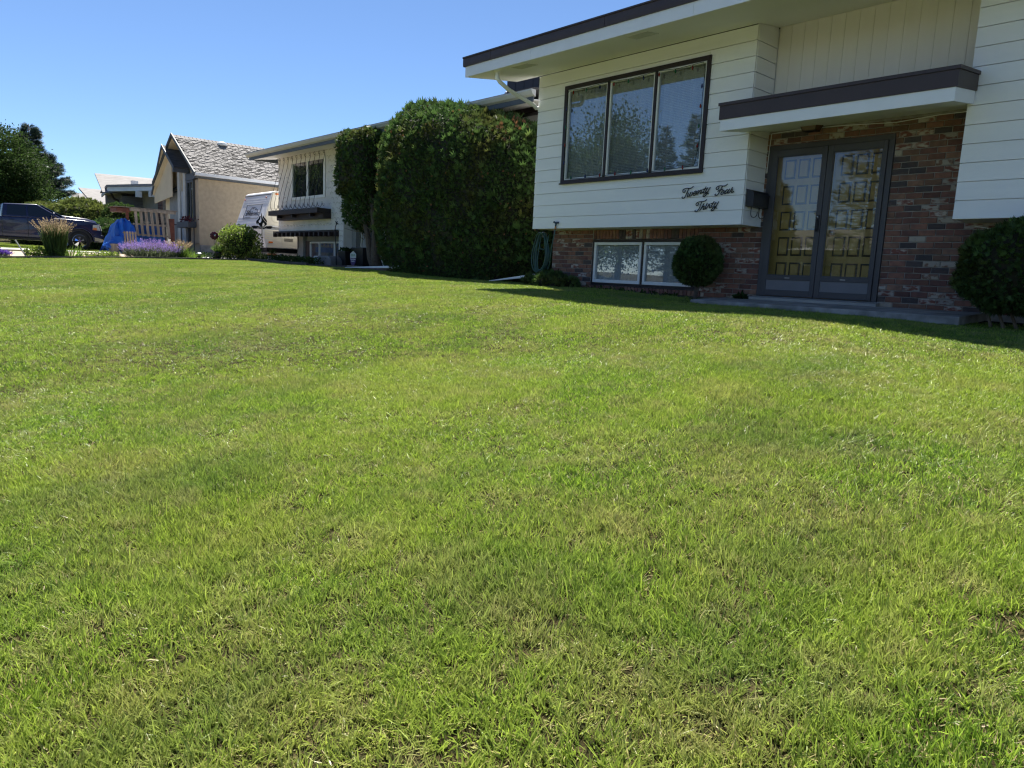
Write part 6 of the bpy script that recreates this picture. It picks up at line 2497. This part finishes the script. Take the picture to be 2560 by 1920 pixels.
    m.loft(P([(-4.4, .3, .36), (.5, .3, .36), (.5, W - .3, .36), (-4.4, W - .3, .36)]), P([(-4.4, .3, .6), (.5, .3, .6), (.5, W - .3, .6), (-4.4, W - .3, .6)]))
    for cu in (0, -3.57):
        for w0, w1 in ((.05, .45), (W - .45, W - .05)):
            aa = arch(cu, .50)
            m.loft(P([(x, w0, z) for x, z in aa]), P([(x, w1, z) for x, z in aa]))
    part(m, 'underbody', BLACK)
    for cu in (0, -3.57):
        for near in (True, False):
            wc = .14 if near else W - .14
            sgn = -1 if near else 1
            m = MB()
            n_ = 28
            vs, fs = [], []
            pr = [(.27, .13), (.36, .135), (.40, .11), (.42, .06), (.42, -.06), (.40, -.11), (.36, -.135), (.27, -.13)]
            for q, (rad, off) in enumerate(pr):
                for j in range(n_):
                    a = 2 * math.pi * j / n_
                    vs.append(T_(cu + rad * math.cos(a), wc + sgn * off, .42 + rad * math.sin(a)))
            for q in range(len(pr)):
                for j in range(n_):
                    q2 = (q + 1) % len(pr)
                    fs.append((q * n_ + j, q * n_ + (j + 1) % n_, q2 * n_ + (j + 1) % n_, q2 * n_ + j))
            m.add(vs, fs)
            wh = part(m, 'wheel', TYRE, smooth=True)
            m = MB()
            vs, fs = [], []
            pr = [(.285, .12), (.262, .125), (.25, .08), (.25, -.10)]
            for q, (rad, off) in enumerate(pr):
                for j in range(n_):
                    a = 2 * math.pi * j / n_
                    vs.append(T_(cu + rad * math.cos(a), wc + sgn * off, .42 + rad * math.sin(a)))
            for q in range(3):
                for j in range(n_):
                    fs.append((q * n_ + j, q * n_ + (j + 1) % n_, (q + 1) * n_ + (j + 1) % n_, (q + 1) * n_ + j))
            m.add(vs, fs)
            for s5 in range(5):
                a0 = math.pi / 2 + s5 * 2 * math.pi / 5
                pts, pts2 = [], []
                for rad, dw in ((.04, .30), (.25, .20)):
                    for sg_ in (-1, 1):
                        a = a0 + sg_ * (dw if rad < .1 else .27)
                        pts.append((cu + rad * math.cos(a), .42 + rad * math.sin(a)))
                o4 = [pts[0], pts[1], pts[3], pts[2]]
                m.loft(P([(x, wc + sgn * (.04), z) for x, z in o4]), P([(x, wc + sgn * (.10 if i_ < 2 else .085), z) for i_, (x, z) in enumerate(o4)]))
            vs = [T_(cu + .07 * math.cos(j * math.pi / 6), wc + sgn * .09, .42 + .07 * math.sin(j * math.pi / 6)) for j in range(12)]
            vs2 = [T_(cu + .05 * math.cos(j * math.pi / 6), wc + sgn * .12, .42 + .05 * math.sin(j * math.pi / 6)) for j in range(12)]
            m.loft(vs, vs2)
            rim = m.build('rim', CHROME, wh)
    return root


TG = 1.49
truck('pickup_truck', lambda u, w, z: (-35.5 - w, 7.30 + u, TG + z), NAVY, 'dark navy pickup truck with chrome wheels parked at the left')

# ------------------------------------------------------------------ far houses and trees on the left
H4 = empty('brick_pier_house', (-38, 11.5, 1.6), 'low house with pale grey shingle roof, white fascia and brick piers', 'house')
m = MB()
m.box(-44.4, -38.9, 11.9, 22, 1.4, 4.66)
m.build('wall', M('beige_wall', (0.42, 0.37, 0.30), 0.9, (0.37, 0.33, 0.27), 5.0), H4)
for a, b in ((-39.75, -39.0), (-45.15, -44.41)):
    m = MB()
    m.box(a, b, 11.70, 12.1, 1.4, 4.66)
    pier = m.build('brick_pier', MORTAR, H4)
    bm_ = []
    for kz in range(24):
        for i in range(3):
            o = bpy.data.objects.new('brick', brick_mesh(.235, .09, (kz + i) % 3, [1, 0, 2, 3][(kz * 2 + i) % 4]))
            o.parent = pier
            o.location = (a + .125 + i * .247, 11.70, 2.28 + kz * .098)
            COL.objects.link(o)
            bm_.append(o)
m = MB()
m.box(-46.4, -45.3, 12.5, 12.59, 2.0, 4.5)
m.build('garage_door', DARKBROWN, H4)
m = MB()
m.box(-46.0, -45.88, 11.7, 11.8, 1.6, 4.66)
m.box(-45.5, -45.4, 11.7, 11.8, 1.6, 4.66)
m.build('post', LGREY, H4)
Q0, Q1, Q2 = (-46.0, 10.60), (-43.0, 10.22), (-40.0, 11.52)
def band(z0, z1, off, mt, nm):
    m = MB()
    for (a_, b_), (za, zb2) in (((Q0, Q1), ((-.12, -.17), (0, 0))), ((Q1, Q2), ((0, 0), (.02, .02)))):
        m.loft([(a_[0], a_[1] - off, z0 + za[0]), (a_[0], a_[1] - off, z1 + za[1]), (a_[0], a_[1] + .05, z1 + za[1]), (a_[0], a_[1] + .05, z0 + za[0])],
               [(b_[0], b_[1] - off, z0 + zb2[0]), (b_[0], b_[1] - off, z1 + zb2[1]), (b_[0], b_[1] + .05, z1 + zb2[1]), (b_[0], b_[1] + .05, z0 + zb2[0])])
    return m.build(nm, mt, H4)
band(4.66, 4.865, 0.0, WHITE, 'fascia_board')
band(4.868, 4.99, .05, M('mauve_gutter', (0.28, 0.26, 0.265), 0.6), 'gutter')
m = MB()
pl_ = [(-46.0, 10.66), (-43.0, 10.28), (-40.0, 11.58), (-36.5, 11.58), (-36.5, 12.6), (-46.0, 12.6)]
m.loft([(x, y, 4.66) for x, y in pl_], [(x, y, 4.68) for x, y in pl_])
m.build('soffit', LGREY, H4)
m = MB()
m.loft([(x, y, 4.94) for x, y in pl_], [(x, y, 4.97) for x, y in pl_])
m.build('porch_roof', SHINGLE, H4)
m = MB()
RA, RB, RC, RD = (-46.5, 10.43, 5.85), (-46.5, 20.5, 6.05), (-42.9, 9.95, 4.60), (-42.9, 20.5, 5.35)
m.loft([(x, y, z - .06) for x, y, z in (RA, RB, RD, RC)], [RA, RB, RD, RC])
m.prism_y([(-46.45, 1.6), (-43.0, 1.6), (-43.0, 4.5), (-46.45, 5.7)], 10.9, 20)
m.build('roof', SHINGLE, H4)
m = MB()
m.box(-44.4, -44.1, 11.7, 12.0, 5.25, 5.45)
m.build('roof_vent', VINYL, H4)
m = MB()
m.tube([(-43.6, 10.5, 4.66), (-43.8, 10.7, 4.35), (-43.4, 11.2, 4.10), (-43.2, 11.75, 3.6), (-43.2, 11.82, 3.1)], .06, 7)
m.build('downspout', DARKBROWN, H4, smooth=True)
for a, y_ in ((-41.0, 11.09), (-40.1, 11.46)):
    m = MB()
    m.box(a - .11, a + .11, y_ - .06, y_ + .2, 4.36, 4.662)
    m.build('beam_end', VINYL, H4)


def gable_far(name, xr, xe, y, zb, ze, zr, label):
    """single-slope roof: high edge at x = xr running back, eave at x = xe"""
    h = empty(name, (xr, y + 4, zb), label, 'house')
    m = MB()
    m.prism_y([(xr + .1, zb), (xe - .4, zb), (xe - .4, ze - .25), (xr + .1, zr - .25)], y + .9, y + 12)
    m.build('wall', TRAILERC, h)
    m = MB()
    for x in (xe,):
        m.loft([(xr, y, zr - .1), (x, y, ze - .1), (x, y + 12, ze - .1), (xr, y + 12, zr - .1)], [(xr, y, zr), (x, y, ze), (x, y + 12, ze), (xr, y + 12, zr)])
    m.build('roof', SHINGLE, h)
    m = MB()
    m.box(xe, xe + .1, y, y + 12, ze - .1, ze)
    m.build('gutter', LGREY, h)
    return h


# two further pale roofs seen between spruce and hedge
h = gable_far('far_house', -62, -58.0, 12.81, 2.0, 4.9, 6.2, 'farther house whose pale roof peak shows above the yellowish hedge')
h = gable_far('far_house', -75, -71, 14.8, 2.0, 5.2, 6.73, 'farthest house, a small pale roof corner right of the spruce')

bush('juniper_hedge', (-40.9, 8.55, 2.45), (1.3, 1.35, 1.55), 7000, F_JUNI, (.09, .17), 'mounded yellowish juniper hedge behind the pickup bonnet', SPRAY, 2.4, 95, cat='hedge', corek=.82, upb=.9, depth=.2, jit=.5)
bush('juniper_hedge', (-41.8, 7.1, 2.35), (1.3, 1.35, 1.35), 5000, F_JUNI, (.09, .17), 'lower yellowish juniper hedge just right of the truck windscreen', SPRAY, 2.4, 96, cat='hedge', corek=.82, upb=.9, depth=.2, jit=.5)
bush('dark_cedar_hedge', (-40.3, 10.0, 2.6), (1.6, .85, 1.25), 8000, F_CEDAR, (.09, .16), 'dark shaded cedar hedge behind the tarpaulin', SPRAY, 2.8, 97, cat='hedge', corek=.88, upb=.6, depth=.2, jit=.5)
bush('dark_cedar_hedge', (-38.6, 9.3, 2.0), (1.2, 1.1, 1.0), 4500, F_CEDAR, (.08, .15), 'low dark cedar between the pickup nose and the tarpaulin', SPRAY, 2.8, 98, cat='hedge', corek=.88, upb=.6, depth=.2, jit=.5)


def tree(name, base, blobs, mat, nleaf, lsize, label, seed, tmpl=LEAF, cl=.45, group=None, trunk_r=.22, core_k=0.0):
    r = np.random.default_rng(seed)
    t = empty(name, base, label, 'tree', group)
    parts = []
    tips = []
    for c, rad, share in blobs:
        k = int(nleaf * share)
        nc = max(14, k // 110)
        D = unit(r.normal(0, 1, (nc, 3)))
        rr_ = r.random(nc) ** .45
        C_ = np.array(c) + D * rr_[:, None] * np.array(rad)
        tips += list(C_[::5])
        w = r.integers(0, nc, k)
        P = C_[w] + r.normal(0, cl, (k, 3)) * [1, 1, .75]
        G = unit(P - np.array(c))
        parts.append(scatter(P, unit(G + [0, 0, .2]), r.uniform(lsize[0], lsize[1], k), tmpl, .7, r, tint=np.clip(r.random(nc)[w] * .6 + r.random(k) * .5, 0, 1)))
    leaves('crown', parts, [mat], t)
    m = MB()
    b = Vector(base)
    topc = Vector(blobs[0][0])
    mid = b.lerp(topc, .5) + Vector((r.normal(0, .1), r.normal(0, .1), 0))
    m.tube([b - Vector((0, 0, .2)), b.lerp(mid, .5), mid, topc], [trunk_r * 1.25, trunk_r, trunk_r * .75, trunk_r * .3], 8)
    m.build('trunk', BARK, t, smooth=True)
    m = MB()
    for q in tips[:26]:
        q = Vector(q)
        s = b.lerp(topc, float(r.uniform(.3, .85)))
        m.tube([s, s.lerp(q, .5) + Vector((0, 0, .15)), q], [trunk_r * .3, trunk_r * .18, .015], 5)
    m.build('limbs', BARK, t)
    if core_k:
        for c, rad, share in blobs:
            core('crown_filler', c, rad, 2.0, F_LEAF, t, core_k)  # leaf-coloured solid added inside each crown so no sky shows through
    return t


def conifer(name, base, h, rad, n_, label, seed, mat=F_SPRUCE, group=None, size=(.22, .40)):
    r = np.random.default_rng(seed)
    t = empty(name, base, label, 'tree', group)
    m = MB()
    b = Vector(base)
    m.tube([b - Vector((0, 0, .2)), b + Vector((0, 0, h * .5)), b + Vector((0, 0, h))], [.22, .13, .02], 8)
    m.build('trunk', BARK, t, smooth=True)
    parts = []
    nb = int(h * 26)
    br_ = MB()
    Ps, Ds, Ss = [], [], []
    for i in range(nb):
        f = (i / nb) ** .8
        z = h * (.06 + .93 * f)
        L_ = rad * (1 - f) ** .85 * r.uniform(.75, 1.15) + .12
        a = r.random() * 2 * math.pi
        d = np.array([math.cos(a), math.sin(a), .05 - .25 * (1 - f)])
        p0 = np.array(base) + [0, 0, z]
        k = max(6, int(n_ / nb * (L_ / (rad * .55))))
        s = r.random(k) ** .7
        lat = np.array([-math.sin(a), math.cos(a), 0])
        off = r.normal(0, .16, k) * (L_ * .9) * (s * .8 + .2)
        P = p0 + d * (L_ * s)[:, None] + lat * off[:, None] + np.array([0, 0, 1.]) * (.22 * L_ * s ** 2 - r.random(k) * .15)[:, None]
        Ps.append(P)
        Ds.append(np.tile(d + [0, 0, .15], (k, 1)))
        if i % 3 == 0:
            br_.tube([Vector(p0), Vector(p0 + d * L_ * .8)], [.03, .01], 4)
    P, D = np.concatenate(Ps), np.concatenate(Ds)
    leaves('crown', [scatter(P, D, r.uniform(size[0], size[1], len(P)), TWIGT, .35, r)], [mat], t)
    br_.build('limbs', BARK, t)
    return t


tree('maple_tree', (-50, 5.6, gz(-50, 5.6)), [((-50, 6.1, 5.5), (2.4, 2.7, 2.6), .70), ((-50, 7.6, 4.1), (1.8, 1.7, 1.5), .24), ((-50, 3.6, 4.9), (2.0, 2.0, 2.3), .24)], F_LEAF, 46000, (.085, .16), 'leafy broad tree with gaps of sky behind the pickup cab', 111, cl=.33)
conifer('spruce_tree', (-60, 9.6, gz(-60, 9.6)), 7.9, 3.5, 34000, 'dark blue-green spruce right behind the broad leafy tree', 112)
tree('distant_tree', (-75, 4.5, gz(-75, 4.5)), [((-75, 4.5, 4.5), (2.2, 2.6, 2.0), 1.0)], F_LEAF, 4500, (.2, .34), 'distant dark tree low at the left edge behind the pickup bed', 113, cl=.5)
tree('backyard_tree', (-16.5, 24, 1.4), [((-16.3, 24, 5.9), (1.3, 1.3, 1.15), 1.0)], F_LEAF, 3000, (.08, .14), 'treetop just peeking over the stucco house roof by the hedge', 114, cl=.3)

# ------------------------------------------------------------------ across the street (seen mirrored in the windows)
gs = 'trees across the street'
for i, (x, y, rx, h_, sd_) in enumerate([(-41, -24, 3.0, 10.5, 1), (-36.2, -23.5, 3.2, 12.3, 2), (-49, -25, 4.0, 11, 3), (-57, -25, 3.6, 10, 4), (-92, -24, 6.5, 15, 5), (-106, -25, 6, 14.5, 6)]):
    z0 = gz(x, y)
    tree('street_tree', (x, y, z0), [((x, y, z0 + h_ * .62), (rx, rx, h_ * .36), .7), ((x + .8, y, z0 + h_ * .35), (rx, rx, h_ * .25), .4)], F_LEAF, 26000, (.15, .25) if x > -80 else (.26, .42), ['broad tree across the street, second from the spruces', 'tallest broad tree across the street beside the spruces', 'wide broad tree across the street opposite the stucco house', 'broad tree across the street opposite the tan house', 'very tall tree far down the opposite side of the street', 'farthest tall tree at the end of the opposite side'][i], 120 + i, cl=.85, core_k=.66)
for i, (x, y, h_, rd) in enumerate([(-31.3, -23, 11.0, 2.0), (-29.2, -23.2, 11.6, 2.1), (-17.2, -22, 12.5, 3.4), (-22.8, -22.5, 7.2, 1.8)]):
    conifer('street_spruce', (x, y, gz(x, y)), h_, rd, 9000, ['slim spruce across the street, left of a pair', 'slim spruce across the street, right of a pair', 'large wide spruce across the street facing the doors', 'short young spruce across the street'][i], 130 + i, size=(.2, .36))
H5 = empty('opposite_house', (-20, -32, 0), 'low tan house with white gutter across the street', 'house')
m = MB()
m.box(-33, -9, -38, -30.5, -.3, 3.9)
m.build('wall', TAN, H5)
m = MB()
m.prism_x([(-29.7, 3.85), (-29.7, 4.0), (-34.3, 5.6), (-39, 4.0), (-39, 3.85)], -33.8, -8.2)
m.build('roof', SHINGLED, H5)
m = MB()
m.box(-33.8, -8.2, -29.69, -29.55, 3.88, 4.02)
m.build('gutter', VINYL, H5)
for x in (-30, -25, -13):
    m = MB()
    m.frame_y(x, x + 2.2, 1.5, 2.9, .08, -30.49, -30.42)
    w = m.build('window', VINYL, H5)
    m = MB()
    m.box(x + .08, x + 2.12, -30.48, -30.47, 1.58, 2.82)
    m.build('pane', CARGLASS, w)
m = MB()
m.box(-20, -19, -30.49, -30.44, .7, 2.8)
m.build('entry_door', DARKBROWN, H5)
truck('pickup_truck', lambda u, w, z: (-10.0 - u, -5.2 - w, gz(-8.6, -6.2) + .02 + z), CARWHITE, 'white pickup truck parked on the street in front of the doors')
bpy.context.view_layer.update()
